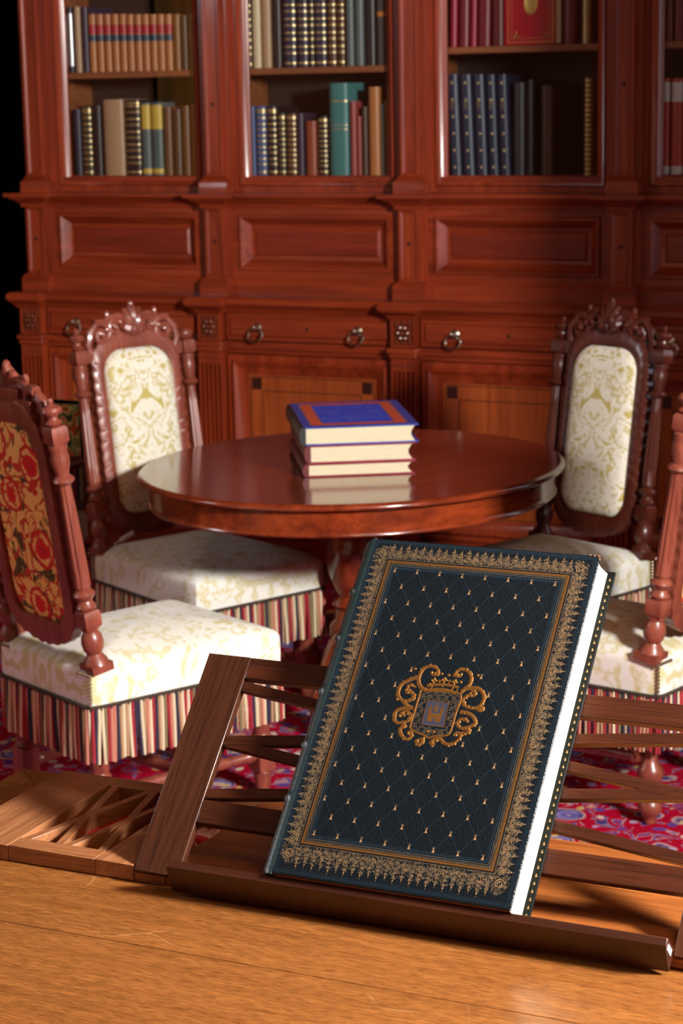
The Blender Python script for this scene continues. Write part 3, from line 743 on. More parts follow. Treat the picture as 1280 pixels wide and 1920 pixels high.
def leg_mesh(x, y, style, wood_m, parent):
    m = MB()
    if style == 'block':
        m.lathe([(.016,0),(.020,.006),(.022,.03),(.026,.055),(.028,.062)], 16, (x,y,0))
        h = .027
        m.box(x-h, x+h, y-h, y+h, .062, .150)
        m.lathe([(.028,.150),(.030,.156),(.022,.165),(.027,.20),(.030,.24),(.024,.29),(.030,.32),(.030,.36)], 16, (x,y,0))
    else:
        m.lathe([(.013,0),(.016,.004),(.016,.014),(.021,.022),(.030,.034),(.032,.046),(.028,.058),(.018,.070),(.014,.080),(.015,.095),(.022,.108),(.032,.122),(.035,.136),(.031,.150),(.021,.164),(.016,.182),(.015,.21),(.024,.26),(.028,.36)], 20, (x,y,0))
    return m.build('leg', wood_m, parent, bevel=.003 if style == 'block' else 0)
def make_chair(label, wood_m, loc, rz, style='block', group='upholstered chairs round the oval table', finials=(True, True), seed=1, pat=(0,1,0,2,5,3,0,1,4,0,2,3,1,0,5,2,4,0,3,1)):
    t = thing('upholstered_chair', label, 'chair', loc, rz, group)
    g = random.Random(seed)
    # ---- seat
    m = MB(); N = 28; L = []
    def sp(u, v):
        hw = .222+(.246-.222)*(v+1)/2
        return (u*hw, v*.297)
    ring = []
    n = 112
    for i in range(n):
        a = 2*PI*i/n-PI*.75; c, s = math.cos(a), math.sin(a); k = 1/max(abs(c), abs(s))
        c2, s2 = c*k, s*k
        # soften corners
        q = (abs(c2)**26+abs(s2)**26)**(-1/26); ring.append((c2*q, s2*q))
    for sc_, z in ((1.0,.340),(1.003,.36),(1.005,.39),(1.004,.424),(.998,.437),(.980,.446)):
        L.append([sp(u*sc_, v*sc_)+(z,) for u, v in ring])
    for k in range(1, 13):
        f = .980*(1-k/12.5); L.append([sp(u*f, v*f)+(.446+.050*(1-f**2.3)*(1+.0*g.random()),) for u, v in ring])
    m.loops(L, True, True, True); m.build('seat_cushion', M['damask_seat'], t, 'cream damask seat')
    # ---- braid with nails
    m = MB(); P = [sp(u*1.012, v*1.012)+(.352,) for u, v in ring]
    m.tube(P, .0048, 6, True); 
    for i in range(0, n, 1):
        p = P[i]; m.sph((p[0], p[1], p[2]-.006), .0042, 5, 4)
    m.build('braid', M['trim'], t, 'dark braid above the fringe')
    # ---- nail heads down the rear corners
    for sx in (-1, 1):
        m = MB()
        for k in range(9): m.sph((sx*.2215, -.2955, .357+k*.0098), .0046, 6, 4)
        for k in range(7):
            m.sph((sx*(.168+k*.0105), -.2995, .437), .0046, 6, 4)
        m.build('nail_trim', M['nail'], t)
    # ---- fringe of hanging cords
    m = MB(); tot = 0; seg = []
    P = [sp(u*1.008, v*1.008) for u, v in ring]; P.append(P[0])
    for a, b in zip(P, P[1:]): seg.append((tot, a, b)); tot += math.dist(a, b)
    step = .0088; cnt = int(tot/step); j = 0
    for i in range(cnt):
        s = i*step
        while j+1 < len(seg) and seg[j+1][0] <= s: j += 1
        s0, a, b = seg[j]; u = (s-s0)/max(1e-9, math.dist(a, b)); x = a[0]+(b[0]-a[0])*u; y = a[1]+(b[1]-a[1])*u
        c = pat[i % 20] if g.random() < .8 else g.randrange(6)
        z1 = .205+g.uniform(-.004,.004); dx, dy = g.uniform(-.004,.004), g.uniform(-.004,.004); o = 1.0+g.uniform(0,.012)
        pts = [(x,y,.350),(x*1.003,y*1.003,.31),(x*o+dx*.4,y*o+dy*.4,.26),(x*o+dx,y*o+dy,z1)]
        m.tube(pts, [.0036,.0040,.0041,.0040], 5, mat=c)
    m.build('fringe', FR, t, 'striped fringe of cream, red and navy cords')
    # ---- legs, stretchers
    lp = [(-.182,-.252),(.182,-.252),(-.200,.250),(.200,.250)]
    for x, y in lp: leg_mesh(x, y, style, wood_m, t)
    def stretcher(a, b, z):
        mm = MB(); a = Vector((*a, z)); b = Vector((*b, z)); d = b-a; q = []; r = []
        for k, rr in ((0,.011),(.06,.015),(.09,.019),(.12,.013),(.3,.016),(.46,.018),(.49,.022),(.51,.022),(.54,.018),(.7,.016),(.88,.013),(.91,.019),(.94,.015),(1,.011)):
            q.append(tuple(a+d*k)); r.append(rr)
        mm.tube(q, r, 12); mm.build('stretcher', wood_m, t)
    zs = .105 if style == 'block' else .17
    stretcher(lp[0], lp[2], zs); stretcher(lp[1], lp[3], zs)
    mid = lambda a, b: ((a[0]+b[0])/2, (a[1]+b[1])/2)
    stretcher(mid(lp[0], lp[2]), mid(lp[1], lp[3]), zs)
    # ---- back
    post_mesh(-1, wood_m, t, finials[0]); post_mesh(1, wood_m, t, finials[1])
    n = 192
    inner = rrect(.128, .2625, .06, .075, n, 0, WC)
    mid_ = rrect(.146, .283, .075, .09, n, 0, WC)
    outer0 = rrect(.163, .315, .10, .11, n, 0, WC)
    outer = []
    for i, (x, z) in enumerate(outer0):
        w = i/n; rip = .0055*abs(math.sin(w*PI*46)) if abs(x) > .05 or z < WC else 0
        dx, dz = x, (z-WC)*.5; l = math.hypot(dx, dz) or 1
        outer.append((x+dx/l*rip, z+dz/l*rip-(.012 if z < .1 and abs(x) < .08 else 0)*math.cos(x/.08*PI/2)))
    m = MB(BKM)
    cp = lambda l, d: [(x, d, z) for x, z in l]
    m.loops([cp(inner,-.010), cp(inner,-.020), cp(mid_,-.024), cp(outer,-.018), cp(outer,.012), cp(mid_,.024), cp(inner,.018), cp(inner,.004)], True)
    for s in (-1, 1):                                   # lugs that join frame and posts
        for w in (.132, .609):
            m.box(min(s*.155,s*.19), max(s*.155,s*.19), -.012, .012, w-.02, w+.02)
    fr = m.build('back_frame', wood_m, t, 'carved frame of the chair back', angle=50)
    # beads along the frame edge
    m = MB(BKM)
    for i in range(0, n, 4):
        x, z = outer[i]
        if .12 < z < .60: m.sph((x*.985, .010, z), .0052, 6, 5)
    ed = [(x*.985, .008, z) for x, z in outer if z > .115]
    k0 = next(i for i in range(len(ed)) if ed[i][0] > 0 and ed[i][2] < .14)
    m.tube(ed, .0028, 6)
    m.build('bead_edge', wood_m, fr)
    # crest
    m = MB(BKM); cw = WC+.300
    for s in (-1, 1):
        scroll3(m, s*.118, cw+.012, .040, PI/2-s*.5, 1.25, s, .006, .014)
        scroll3(m, s*.068, cw+.030, .026, PI/2+s*.9, 1.1, -s, .010, .011)
        m.tube([(s*.150,.0,cw-.06),(s*.168,.004,cw-.02),(s*.158,.008,cw+.02),(s*.13,.01,cw+.05)], [.010,.014,.015,.008], 8)
        m.tube([(s*.105,.006,cw+.05),(s*.08,.010,cw+.062),(s*.055,.014,cw+.066),(s*.03,.016,cw+.06)], [.006,.011,.012,.009], 8)
        for k in range(4): m.sph((s*(.125-.028*k), .014, cw+.016+.010*k), (.011,.010,.013), 8, 6)
        m.sph((s*.09,.012,cw+.072), (.009,.008,.014), 8, 6)
        m.sph((s*.152,.010,cw-.085), (.012,.010,.022), 8, 6); m.sph((s*.150,.010,cw-.13), (.009,.008,.018), 8, 6)
    for a, l in ((-1.1,.050),(-.72,.066),(-.36,.078),(0,.092),(.36,.078),(.72,.066),(1.1,.050)):       # palmette
        q = [(math.sin(a)*l*k/4, .012+.010*math.sin(k/4*PI), cw+.012+math.cos(a)*l*k/4) for k in range(5)]
        m.tube(q, [.010,.015,.018,.016,.008], 8)
    m.sph((0,.020,cw+.02), (.024,.016,.024), 12, 8); m.sph((0,.016,cw+.100), (.011,.010,.012), 8, 6)
    m.box(-.125,.125,-.012,.008,cw-.03,cw+.022); m.box(-.07,.07,-.010,.008,cw+.02,cw+.045)
    m.build('crest', wood_m, fr, 'carved crest of scrolls and leaves')
    # cushions
    ctr = (0, WC)
    m = MB(BKM); L = []
    for f, d in ((1.0,.004),(.985,.016),(.95,.027),(.88,.034),(.7,.040),(.45,.044),(.2,.046)):
        L.append([(ctr[0]+(x-ctr[0])*f, d, ctr[1]+(z-ctr[1])*f) for x, z in inner])
    m.loops(L, True, False, True); m.build('back_cushion', M['damask'], t, 'cream damask cushion on the front of the back')
    m = MB(BKM); L = []
    for f, d in ((1.0,-.008),(.9,-.011),(.6,-.013),(.2,-.014)):
        L.append([(ctr[0]+(x-ctr[0])*f, d, ctr[1]+(z-ctr[1])*f) for x, z in inner])
    m.loops(L, True, False, True); m.build('tapestry_panel', M['tapestry'], t, 'red and ochre floral tapestry on the rear of the back')
    return t
make_chair('chair nearest on the left, its tapestry back turned to the viewer, white sunlit seat', M['chair_wood'], (-2.721, 4.563, 0), R_(-25.5), 'block', seed=1)
make_chair('chair at far left of the oval table with cream damask back facing the viewer', M['chair_wood'], (-3.015, 5.475, 0), R_(-115.7), 'block', finials=(False, True), seed=2)
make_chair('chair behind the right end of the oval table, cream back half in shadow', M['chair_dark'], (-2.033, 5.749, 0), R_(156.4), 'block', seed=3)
make_chair('chair at the right edge, seen from behind, fluted post and bulbous feet', M['chair_wood'], (-1.594, 5.092, 0), R_(74.9), 'bulb', seed=4, pat=(2,2,3,4,3,2,0,3,2,3,0,2,2,4,3,0,2,3,2,1))

# ---- small white tag on the far-left chair
m = MB(); m.box(-.020,.020,-.012,.012,0,.0035)
cd = m.build('paper_tag', M['white_paper'], bevel=.001); cd.scale = (1.25, 1.25, 1.25); cd.location = (-3.268, 5.440, .490); cd.rotation_euler = (R_(-38), R_(-28), R_(40))
tag(cd, 'small white tag lying on the seat beside the far left chair post', 'paper tag')
m = MB(); m.tube([(-.02,0,.002),(-.03,.003,.004),(-.038,.0,.001)], .0014, 6); m.build('string', M['white_paper'], cd)

# ---- tapestry armchair behind
ac = thing('tapestry_armchair', 'low armchair in green floral tapestry, mostly hidden behind the left chairs', 'armchair', (-4.1, 5.92, 0), 0)
m = MB(); m.panel(-.30,.30,.60,.80,[(0,.20),(0,.10),(.02,.085),(.05,.08)]); m.box(-.30,.30,.10,.20,.60,.80); m.build('backrest', M['green_tapestry'], ac, 'green and orange tapestry back', bevel=.015)
m = MB(); m.box(-.30,.30,-.35,.16,.30,.42); m.build('seat', plain('beige_seat_cloth', srgb(176,146,112), .9), ac, 'plain beige seat', bevel=.03, seg=3)
m = MB()
g = random.Random(9)
for i in range(44): m.tube([(-.295+i*.0137,.12,.605),(-.295+i*.0137,.118,.46)], .0055, 5, mat=g.choice((2,2,3,5,2,3)))
m.build('fringe', FR, ac, 'dark red fringe below the back')
m = MB(); m.box(-.29,.29,.13,.18,.42,.62); m.build('back_rail', M['chair_dark'], ac)
for x in (-.26,.26):
    for y in (-.3,.13):
        m = MB(); m.lathe([(.018,0),(.028,.03),(.02,.08),(.03,.16),(.024,.3)], 14, (x,y,0)); m.build('leg', M['chair_dark'], ac)
for s in (-1, 1):
    m = MB(); m.tube([(s*.29,.12,.60),(s*.30,.0,.60),(s*.30,-.2,.585),(s*.29,-.3,.55)], [.02,.024,.026,.02], 10); m.tube([(s*.29,-.28,.56),(s*.29,-.28,.40)], .018, 10); m.build('arm', M['chair_dark'], ac)

# ================================================================== OVAL TABLE
tb = thing('pedestal_table', 'oval polished mahogany pedestal table with a stack of books on it', 'table', (-2.536, 5.553, 0), R_(70.1))
A_, B_ = .670, .617
def ell(off, z, n=128): return [((A_+off)*math.cos(2*PI*i/n), (B_+off)*math.sin(2*PI*i/n), z) for i in range(n)]
m = MB(); L = [ell(o, z) for o, z in ((-.04,.731),(-.012,.731),(-.003,.733),(.0,.738),(-.002,.743),(-.006,.7475),(-.014,.75))]
m.loops(L, True, True, False, mat=1)
m.loops([ell(-.014,.75), ell(-.2,.75), ell(-.4,.75), ell(-.5,.75)], True, False, True, mat=0)
m.build('table_top', [M['table_top'], M['table_rim']], tb, 'glossy oval top with moulded rim', angle=60)
m = MB(); L = [ell(o, z) for o, z in ((-.032,.731),(-.032,.668),(-.028,.664),(-.026,.658),(-.030,.653),(-.045,.652),(-.045,.70))]
m.loops(L, True); m.build('apron', M['table_rim'], tb)
m = MB(); m.box(-.35,.35,-.25,.25,.690,.7315); m.build('bearer', M['table_rim'], tb)
m = MB(); m.lathe([(.10,.695),(.095,.68),(.055,.65),(.045,.62),(.05,.60),(.075,.56),(.088,.50),(.090,.46),(.082,.41),(.062,.36),(.05,.34),(.066,.325),(.072,.315),(.060,.30),(.064,.27),(.08,.25),(.084,.20),(.07,.16),(.04,.14)], 32)
m.build('pedestal', M['table_rim'], tb, 'turned bulbous pedestal')
for k in range(4):
    an = R_((142, 278, 328, 66)[k])-R_(70.1)
    m = MB(Matrix.Rotation(an, 4, 'Z'))
    P = []; R = []
    for t in range(13):
        q = t/12; P.append((.05+.28*q, 0, .215+.03*math.sin(q*PI)-.085*q**1.5+.0)); R.append(.036-.006*q)
    # scroll foot curling under
    for t in range(1, 25):
        q = t/24; a = PI/2-q*2.6*PI; rr = .058*(1-.68*q); P.append((.33+rr*math.cos(a), 0, .072+rr*math.sin(a))); R.append(.030-.012*q)
    P2 = P
    m.tube(P2, R, 12, up=(0,1,0), flat=1.15)
    m.lathe([(.03,0),(.034,.004),(.034,.014),(.02,.02)], 14, (.33,0,0))
    m.build('scroll_foot', M['table_rim'], tb, 'carved scroll foot')

# ---- three books lying on the table
def flat_book(label, z, th, w, d, x0, y0, rz, cov, spm, deco=False, spine_lab=None):
    t = thing('book', label, 'book', (x0, y0, z), rz, 'books stacked on the oval table')
    c = .0042
    for nm, za in (('back_cover', 0), ('front_cover', th-c)):
        m = MB(); m.box(.004, w, 0, d, za, za+c); o = m.build(nm, cov, t, bevel=.001)
    if deco:
        a = .020
        m = MB(); z1 = th+.0003; z2 = th+.0005
        def fr(i, j, mt):
            O = [(i,i),(w-i,i),(w-i,d-i),(i,d-i)]; I = [(j,j),(w-j,j),(w-j,d-j),(j,d-j)]
            for k in range(4):
                q = (k+1) % 4; m.add([O[k]+(z1,), O[q]+(z1,), I[q]+(z1,), I[k]+(z1,)], [(0,1,2,3)], mt)
        fr(.026,.028,1); fr(.030,.062,0); fr(.064,.066,1)
        z0_ = th+.0002; m.add([(.066,.066,z0_),(w-.066,.066,z0_),(w-.066,d-.066,z0_),(.066,d-.066,z0_)], [(0,1,2,3)], 3)
        g = random.Random(4)
        for k in range(46):
            px, py = g.uniform(.08, w-.08), g.uniform(.08, d-.08); r = g.uniform(.006,.016)
            pts = [(px+r*math.cos(a2*.5), py+r*1.2*math.sin(a2*.5)) for a2 in range(9)]
            for q0, q1 in zip(pts, pts[1:]):
                dx, dy = q1[0]-q0[0], q1[1]-q0[1]; l = math.hypot(dx, dy) or 1; nx, ny = -dy/l*.0009, dx/l*.0009
                m.add([(q0[0]-nx,q0[1]-ny,z1),(q1[0]-nx,q1[1]-ny,z1),(q1[0]+nx,q1[1]+ny,z1),(q0[0]+nx,q0[1]+ny,z1)], [(0,1,2,3)], 2)
        m.build('cover_decoration', [plain('terracotta_inlay', srgb(206,84,52), .5), M['gold'], plain('pale_blue_gilt', srgb(140,150,200), .4), leather('royal_blue_inlay', srgb(30,66,190), .4, .1)], o, 'terracotta border and gilt arabesques', smooth=False)
    m = MB(); L = []
    for k in range(11):
        q = k/10; zz = c+(th-2*c)*q; xx = w-.010-.012*math.sin(PI*q); xs = .006-.004*math.sin(PI*q)
        L.append([(xs,.004,zz),(xx,.004,zz),(xx,d-.004,zz),(xs,d-.004,zz)])
    m.loops(L, True, True, True); m.build('page_block', M['pages_n'], t, 'cream page edges')
    m = MB(); L = []
    N = 24
    for k in range(N+1):
        y = d*k/N; raised = .0022 if k in (4,8,12,16,20) else 0
        l = []
        for i in range(9):
            a = PI*i/8; l.append((.006-(.015+raised)*math.sin(a)**.8, y, th*(1-math.cos(a))/2))
        l.append((.010, y, th-.001)); l.append((.010, y, .001)); L.append(l)
    m.loops(L, True, True, True); s = m.build('spine', spm, t)
    m = MB()
    g = random.Random(int(th*1e4))
    for k in range(14):
        y = d*(k+.5)/14; m.sph((-.0085, y, th*g.uniform(.35,.65)), (.001,.006,.004), 6, 4)
    m.build('gilt_ornament', M['gold_dull'], s)
    return t
ST = R_(31)
cb = leather('navy_blue_calf', srgb(30,62,150), .35, .2); cr = leather('crimson_cloth', srgb(126,28,44), .5, .2)
sb = leather('black_blue_spine', srgb(26,24,30), .4, .3); sr = leather('oxblood_spine', srgb(88,26,26), .4, .3)
ux, uy = math.cos(ST), math.sin(ST)
flat_book('thin red book with cream pages at the bottom of the table stack', .7505, .039, .322, .47, -2.566, 5.287, ST, cr, sr)
flat_book('red book with cream pages in the middle of the table stack', .7900, .053, .318, .47, -2.561, 5.291, ST, cr, sr)
flat_book('blue book with terracotta-bordered cover on top of the table stack', .8435, .054, .340, .48, -2.572, 5.284, ST, cb, sb, True)
# ================================================================== BOOKCASE
bcs = thing('library_bookcase', 'tall carved mahogany bookcase with glazed doors along the back wall', 'bookcase', (-3.07, 7.2, 0))
TC = at(bcs.location)
PC = [-4.75, -3.91, -3.07, -2.23, -1.39]
XL, XR = -4.815, -1.325
def part(nm, mb, mat, lab=None, bevel=0, parent=None, **k): return mb.build(nm, mat, parent or bcs, lab, bevel, **k)
def cornice(nm, yf, bump, hw, layers, mat, yb=7.74, xl=XL, xr=XR, lab=None):
    m = MB(TC)
    for z0, z1, o0, o1 in layers:
        pl = []
        # plan outline stepping forward at every pilaster
        def outline(o):
            q = [(xl-o, yb)]
            q.append((xl-o, yf-bump-o)) if True else None
            for i, c in enumerate(PC):
                a, b = c-hw-o, c+hw+o
                if i > 0: q += [(a, yf-o), (a, yf-bump-o)]
                if i < len(PC)-1: q += [(b, yf-bump-o), (b, yf-o)]
            q += [(xr+o, yf-bump-o), (xr+o, yb)]
            return q
        A, B = outline(o0), outline(o1)
        n = len(A)
        m.loops([[(x,y,z0) for x, y in A], [(x,y,z1) for x, y in B]], True)
        m.add([(x,y,z1) for x, y in B], [tuple(range(n))]); m.add([(x,y,z0) for x, y in A], [tuple(range(n))[::-1]])
    return part(nm, m, mat, lab)
# carcass
m = MB(TC)
m.box(XL+.02, XR-.02, 7.262, 7.74, .12, 1.018)
part('lower_carcass', m, M['case_h'])
m = MB(TC); m.box(XL+.02, XR-.02, 7.341, 7.74, 1.06, 1.41); m.box(XL+.02, XR-.02, 7.345, 7.74, 1.41, 1.524); part('middle_carcass', m, M['case_h'])
m = MB(TC); m.box(XL+.03, XR-.03, 7.715, 7.74, 1.524, 2.72); part('back_panel', m, M['case_back'])
for i, c in enumerate(PC):
    m = MB(TC)
    w = .03
    m.box(c-w, c+w, 7.345, 7.715, 1.524, 2.72); part('partition', m, M['case_in'])
m = MB(TC); m.box(XL+.02, XR-.02, 7.345, 7.74, 2.70, 2.74); part('top_board', m, M['case_h'])
cornice('plinth', 7.225, .04, .07, [(0,.10,.0,.0),(.10,.12,.0,-.012)], M['case_h'])
cornice('counter_moulding', 7.222, .040, .062, [(.995,1.008,-.006,.0),(1.008,1.022,.004,.012)], M['case_h'])
cornice('counter_top', 7.205, .050, .070, [(1.022,1.032,.004,.010),(1.032,1.050,.012,.012),(1.050,1.060,.012,.002)], M['case_h'], lab='projecting mahogany counter edge')
cornice('middle_base', 7.295, .045, .062, [(1.060,1.112,.0,.0),(1.112,1.130,.0,-.012)], M['case_h'])
cornice('ledge', 7.290, .050, .062, [(1.405,1.420,-.012,-.010),(1.420,1.438,-.006,.012),(1.438,1.448,.020,.026),(1.448,1.463,.040,.040)], M['case_h'], lab='moulded ledge below the glass doors')
cornice('top_cornice', 7.30, .03, .06, [(2.70,2.74,.0,.0),(2.74,2.80,.02,.07),(2.80,2.84,.09,.09)], M['case_h'])
def keyhole(x, y, z, parent):
    mm = MB(TC); mm.T = TC @ Matrix.Translation((x,y,z)) @ Matrix.Rotation(PI/2, 4, 'X'); mm.lathe([(.006,-.001),(.006,.001),(.0045,.002)], 10); mm.box(-.002,.002,-.010,0,-.001,.0015)
    return mm.build('keyhole', M['dark_metal'], parent)
def ring_handle(x, y, z, parent):
    mm = MB(TC @ frame((x,y,z), (1,0,0), (0,0,1), (0,-1,0)))      # x, up, out
    mm.lathe([(.018,0),(.020,.003),(.015,.006),(.009,.009),(.008,.018),(.011,.022),(.011,.027),(.004,.030)], 16)
    q = []
    for k in range(28):
        a = 2*PI*k/28; q.append((.031*math.sin(a), -.020+.027*math.cos(a)-.006, .020-.004*math.cos(a)))
    mm.tube(q, [.0042+.0022*(math.cos(2*PI*k/28) < -.6) for k in range(28)], 8, True)
    for dx in (-.009,0,.009): mm.sph((dx,-.053,.024), .0058, 8, 6)
    mm.sph((-.031,-.026,.02), .006, 8, 6); mm.sph((.031,-.026,.02), .006, 8, 6)
    return mm.build('ring_handle', M['steel'], parent, 'bright metal ring handle')
for i, c in enumerate(PC):
    # ---- lower pilaster with flutes
    m = MB(TC); h = .050; y0 = 7.20
    m.box(c-h, c+h, y0, 7.264, .12, .17); m.box(c-h, c+h, y0, 7.264, .792, .84)
    prof = [(-h, 7.264), (-h, y0)]
    for k in range(5):
        a = -h+.014+k*.0185-.0062
        if k < 4 or True:
            a = -.0385+k*.0192-.0066
            for q in range(7):
                an = PI*q/6; prof.append((a+.0066-.0066*math.cos(an), y0+.015*math.sin(an)))
    prof += [(h, y0), (h, 7.264)]
    m.prism([(c+x, y) for x, y in prof], lambda p, q: (p[0], p[1], q), .17, .792)
    pil = part('fluted_pilaster', m, M['case_v'], angle=50)
    m = MB(TC)
    for k in range(5):
        m.sph((c-.0385+k*.0192, y0+.001, .815), (.0045,.003,.006), 6, 4)
    m.build('dot_row', M['inlay'], pil)
    m = MB(TC); m.box(c-h-.012, c+h+.012, y0-.016, 7.27, .862, .882); m.box(c-h-.006, c+h+.006, y0-.008, 7.27, .842, .862); part('pilaster_moulding', m, M['case_h'], bevel=.003)
    # ---- carved block
    m = MB(TC); m.panel(c-h, c+h, .884, .995, [(0,7.264),(0,y0),(.009,y0),(.012,y0+.007)]); blk = part('carved_block', m, M['case_v'])
    m = MB(TC); g = random.Random(i)
    for k in range(6):
        a = 2*PI*k/6; r = .020
        m.sph((c+r*math.cos(a), y0+.002, .9395+r*1.15*math.sin(a)), (.012,.014,.013), 8, 6)
        m.sph((c+.031*math.cos(a+.5), y0+.006, .9395+.037*math.sin(a+.5)), (.009,.010,.011), 7, 5)
    m.sph((c, y0-.001, .9395), (.011,.017,.011), 8, 6)
    for sx in (-1,1):
        for sz in (-1,1): m.sph((c+sx*.029, y0+.005, .9395+sz*.036), (.009,.010,.012), 7, 5)
    m.build('carved_rosette', M['carve'], blk, 'carved flower in relief')
    # ---- middle pilaster
    m = MB(TC); m.box(c-.064, c+.064, 7.296, 7.34, 1.13, 1.405)
    m.panel(c-.041, c+.041, 1.13, 1.405, [(0,7.31),(0,7.268),(.010,7.268),(.016,7.275),(.018,7.275)]); mp = part('middle_pilaster', m, M['case_v'])
    keyhole(c, 7.273, 1.275, mp)
    # ---- upper pilaster
    m = MB(TC); m.box(c-.0605, c+.0605, 7.310, 7.37, 1.463, 2.70)
    m.panel(c-.037, c+.037, 1.53, 2.70, [(0,7.33),(0,7.286),(.009,7.286),(.015,7.293),(.017,7.293)]); up = part('upper_pilaster', m, M['case_v'])
    L = [[(c-hw,yy,z),(c+hw,yy,z),(c+hw,7.34,z),(c-hw,7.34,z)] for hw, yy, z in ((.062,7.268,1.463),(.062,7.268,1.505),(.052,7.274,1.515),(.040,7.284,1.534))]
    m = MB(TC); m.loops(L, True, False, True); m.build('pilaster_base', M['case_h'], up)
    if c > -2.5 and c < -2: keyhole(c, 7.291, 1.86, up)
    if -4 < c < -3.8: keyhole(c, 7.291, 1.81, up)
for i in range(4):
    a, b = PC[i], PC[i+1]
    # ---- drawer
    x0, x1 = a+.060, b-.060
    m = MB(TC); m.panel(x0, x1, .886, .994, [(0,7.262),(0,7.238),(.016,7.238),(.019,7.232),(.022,7.230)]); d = part('drawer', m, M['case_h'])
    mx = (x0+x1)/2
    ring_handle(mx-.218, 7.230, .938, d); ring_handle(mx+.218, 7.230, .938, d); keyhole(mx, 7.229, .940, d)
    m = MB(TC); m.box(a+.05, b-.05, 7.240, 7.264, .850, .880); m.box(a+.05, b-.05, 7.250, 7.264, .83, .850); part('rail', m, M['case_h'], bevel=.003)
    # ---- cabinet door
    m = MB(TC); m.panel(x0, x1, .135, .828, [(0,7.262),(0,7.240),(.022,7.240),(.026,7.230),(.032,7.226),(.038,7.230),(.072,7.258),(.082,7.261)], cap=False, mat=0)
    m.panel(x0+.082, x1-.082, .217, .746, [(0,7.261)], True, 1)
    d = part('cabinet_door', m, [M['case_v'], M['case_door_panel']], 'door with lighter inner panel')
    for xx in (x0+.098, x1-.098-.042):
        for zz in (.232, .688): m = MB(TC); m.box(xx, xx+.042, 7.2585, 7.262, zz, zz+.046); m.build('inlay_square', M['inlay'], d, 'dark square corner inlay')
    m = MB(TC); m.panel(x0+.088, x1-.088, .223, .740, [(0,7.2606),(0,7.2596),(.003,7.2596),(.003,7.2606)], cap=False)
    m.panel(x0+.144, x1-.144, .279, .684, [(0,7.2606),(0,7.2596),(.003,7.2596),(.003,7.2606)], cap=False); m.build('inlay_line', M['inlay'], d)
    # ---- middle panel
    x0, x1 = a+.064, b-.064
    m = MB(TC); m.panel(x0, x1, 1.130, 1.405, [(0,7.340),(0,7.312),(.026,7.312),(.030,7.302),(.040,7.302),(.048,7.310),(.070,7.336),(.084,7.338),(.092,7.331)], True, 0, 1)
    part('frieze_panel', m, [M['case_h'], M['case_panel']], bevel=0)
    # ---- glazed door
    x0, x1 = a+.061, b-.061
    m = MB(TC); m.panel(x0, x1, 1.466, 2.70, [(0,7.37),(0,7.342),(.022,7.342),(.028,7.334),(.034,7.336),(.058,7.366),(.062,7.369),(.062,7.384)], cap=False)
    d = part('glazed_door', m, M['case_v'])
    m = MB(TC); m.box(x0+.059, x1-.059, 7.3685, 7.3715, 1.525, 2.641); m.build('glass_pane', M['glass'], d, 'clear reflecting glass pane')
    # ---- shelves
    for z in ((1.92, 2.30) if i < 2 else (1.98, 2.34)):
        m = MB(TC); m.box(a+.03, b-.03, 7.385, 7.715, z, z+.0245); part('shelf', m, M['case_in'], bevel=.002)

# ================================================================== BOOKS ON THE SHELVES
def K(name, r, g, b, rough=.4):
    c = srgb(r,g,b); return plain(name, tuple(min(.85, x*1.15+.001) for x in c[:3])+(1,), rough, bump=(260,.15))
LE = dict(navy=K('navy_calf',30,34,58), plum=K('plum_calf',52,38,62), black=K('black_calf',26,20,24), buff=K('buff_calf',176,140,108), cream=K('cream_vellum',206,186,150),
  tan=K('tan_calf',176,110,62), amber=K('amber_calf',132,86,42), umber=K('umber_calf',70,46,32), brown=K('brown_calf',104,66,40), rust=K('rust_calf',142,66,44), olive=K('olive_black_calf',50,44,28),
  blue=K('blue_cloth',62,88,136), green=K('bottle_green_calf',36,48,40), slate=K('slate_cloth',84,98,100), grey=K('grey_cloth',70,66,64), teal=K('teal_cloth',62,120,120), rose=K('rose_cloth',150,64,62),
  crimson=K('crimson_shelf_cloth',150,24,52), maroon=K('maroon_cloth',112,14,30), oxblood=K('oxblood_shelf_cloth',92,18,18), gold=K('gold_brown_leather',132,88,26), charcoal=K('charcoal_cloth',48,48,56), ink=K('ink_blue_cloth',34,44,66),
  darkbrown=K('dark_brown_calf',78,44,30), scarlet=K('scarlet_leather',170,50,30))
GI = plain('spine_gilt', (.60,.46,.22,1), .35, .8); SI = plain('spine_painted_highlight', (.72,.72,.76,1), .35, .7)  # SI: pale highlight on one navy spine, painted as bright metal
LR = K('red_spine_label',170,30,48); LB = K('blue_black_spine_label',40,62,82); LY = K('yellow_spine_label',206,172,70); LW = K('white_spine_label',206,196,190); LO = K('orange_spine_label',196,120,50)
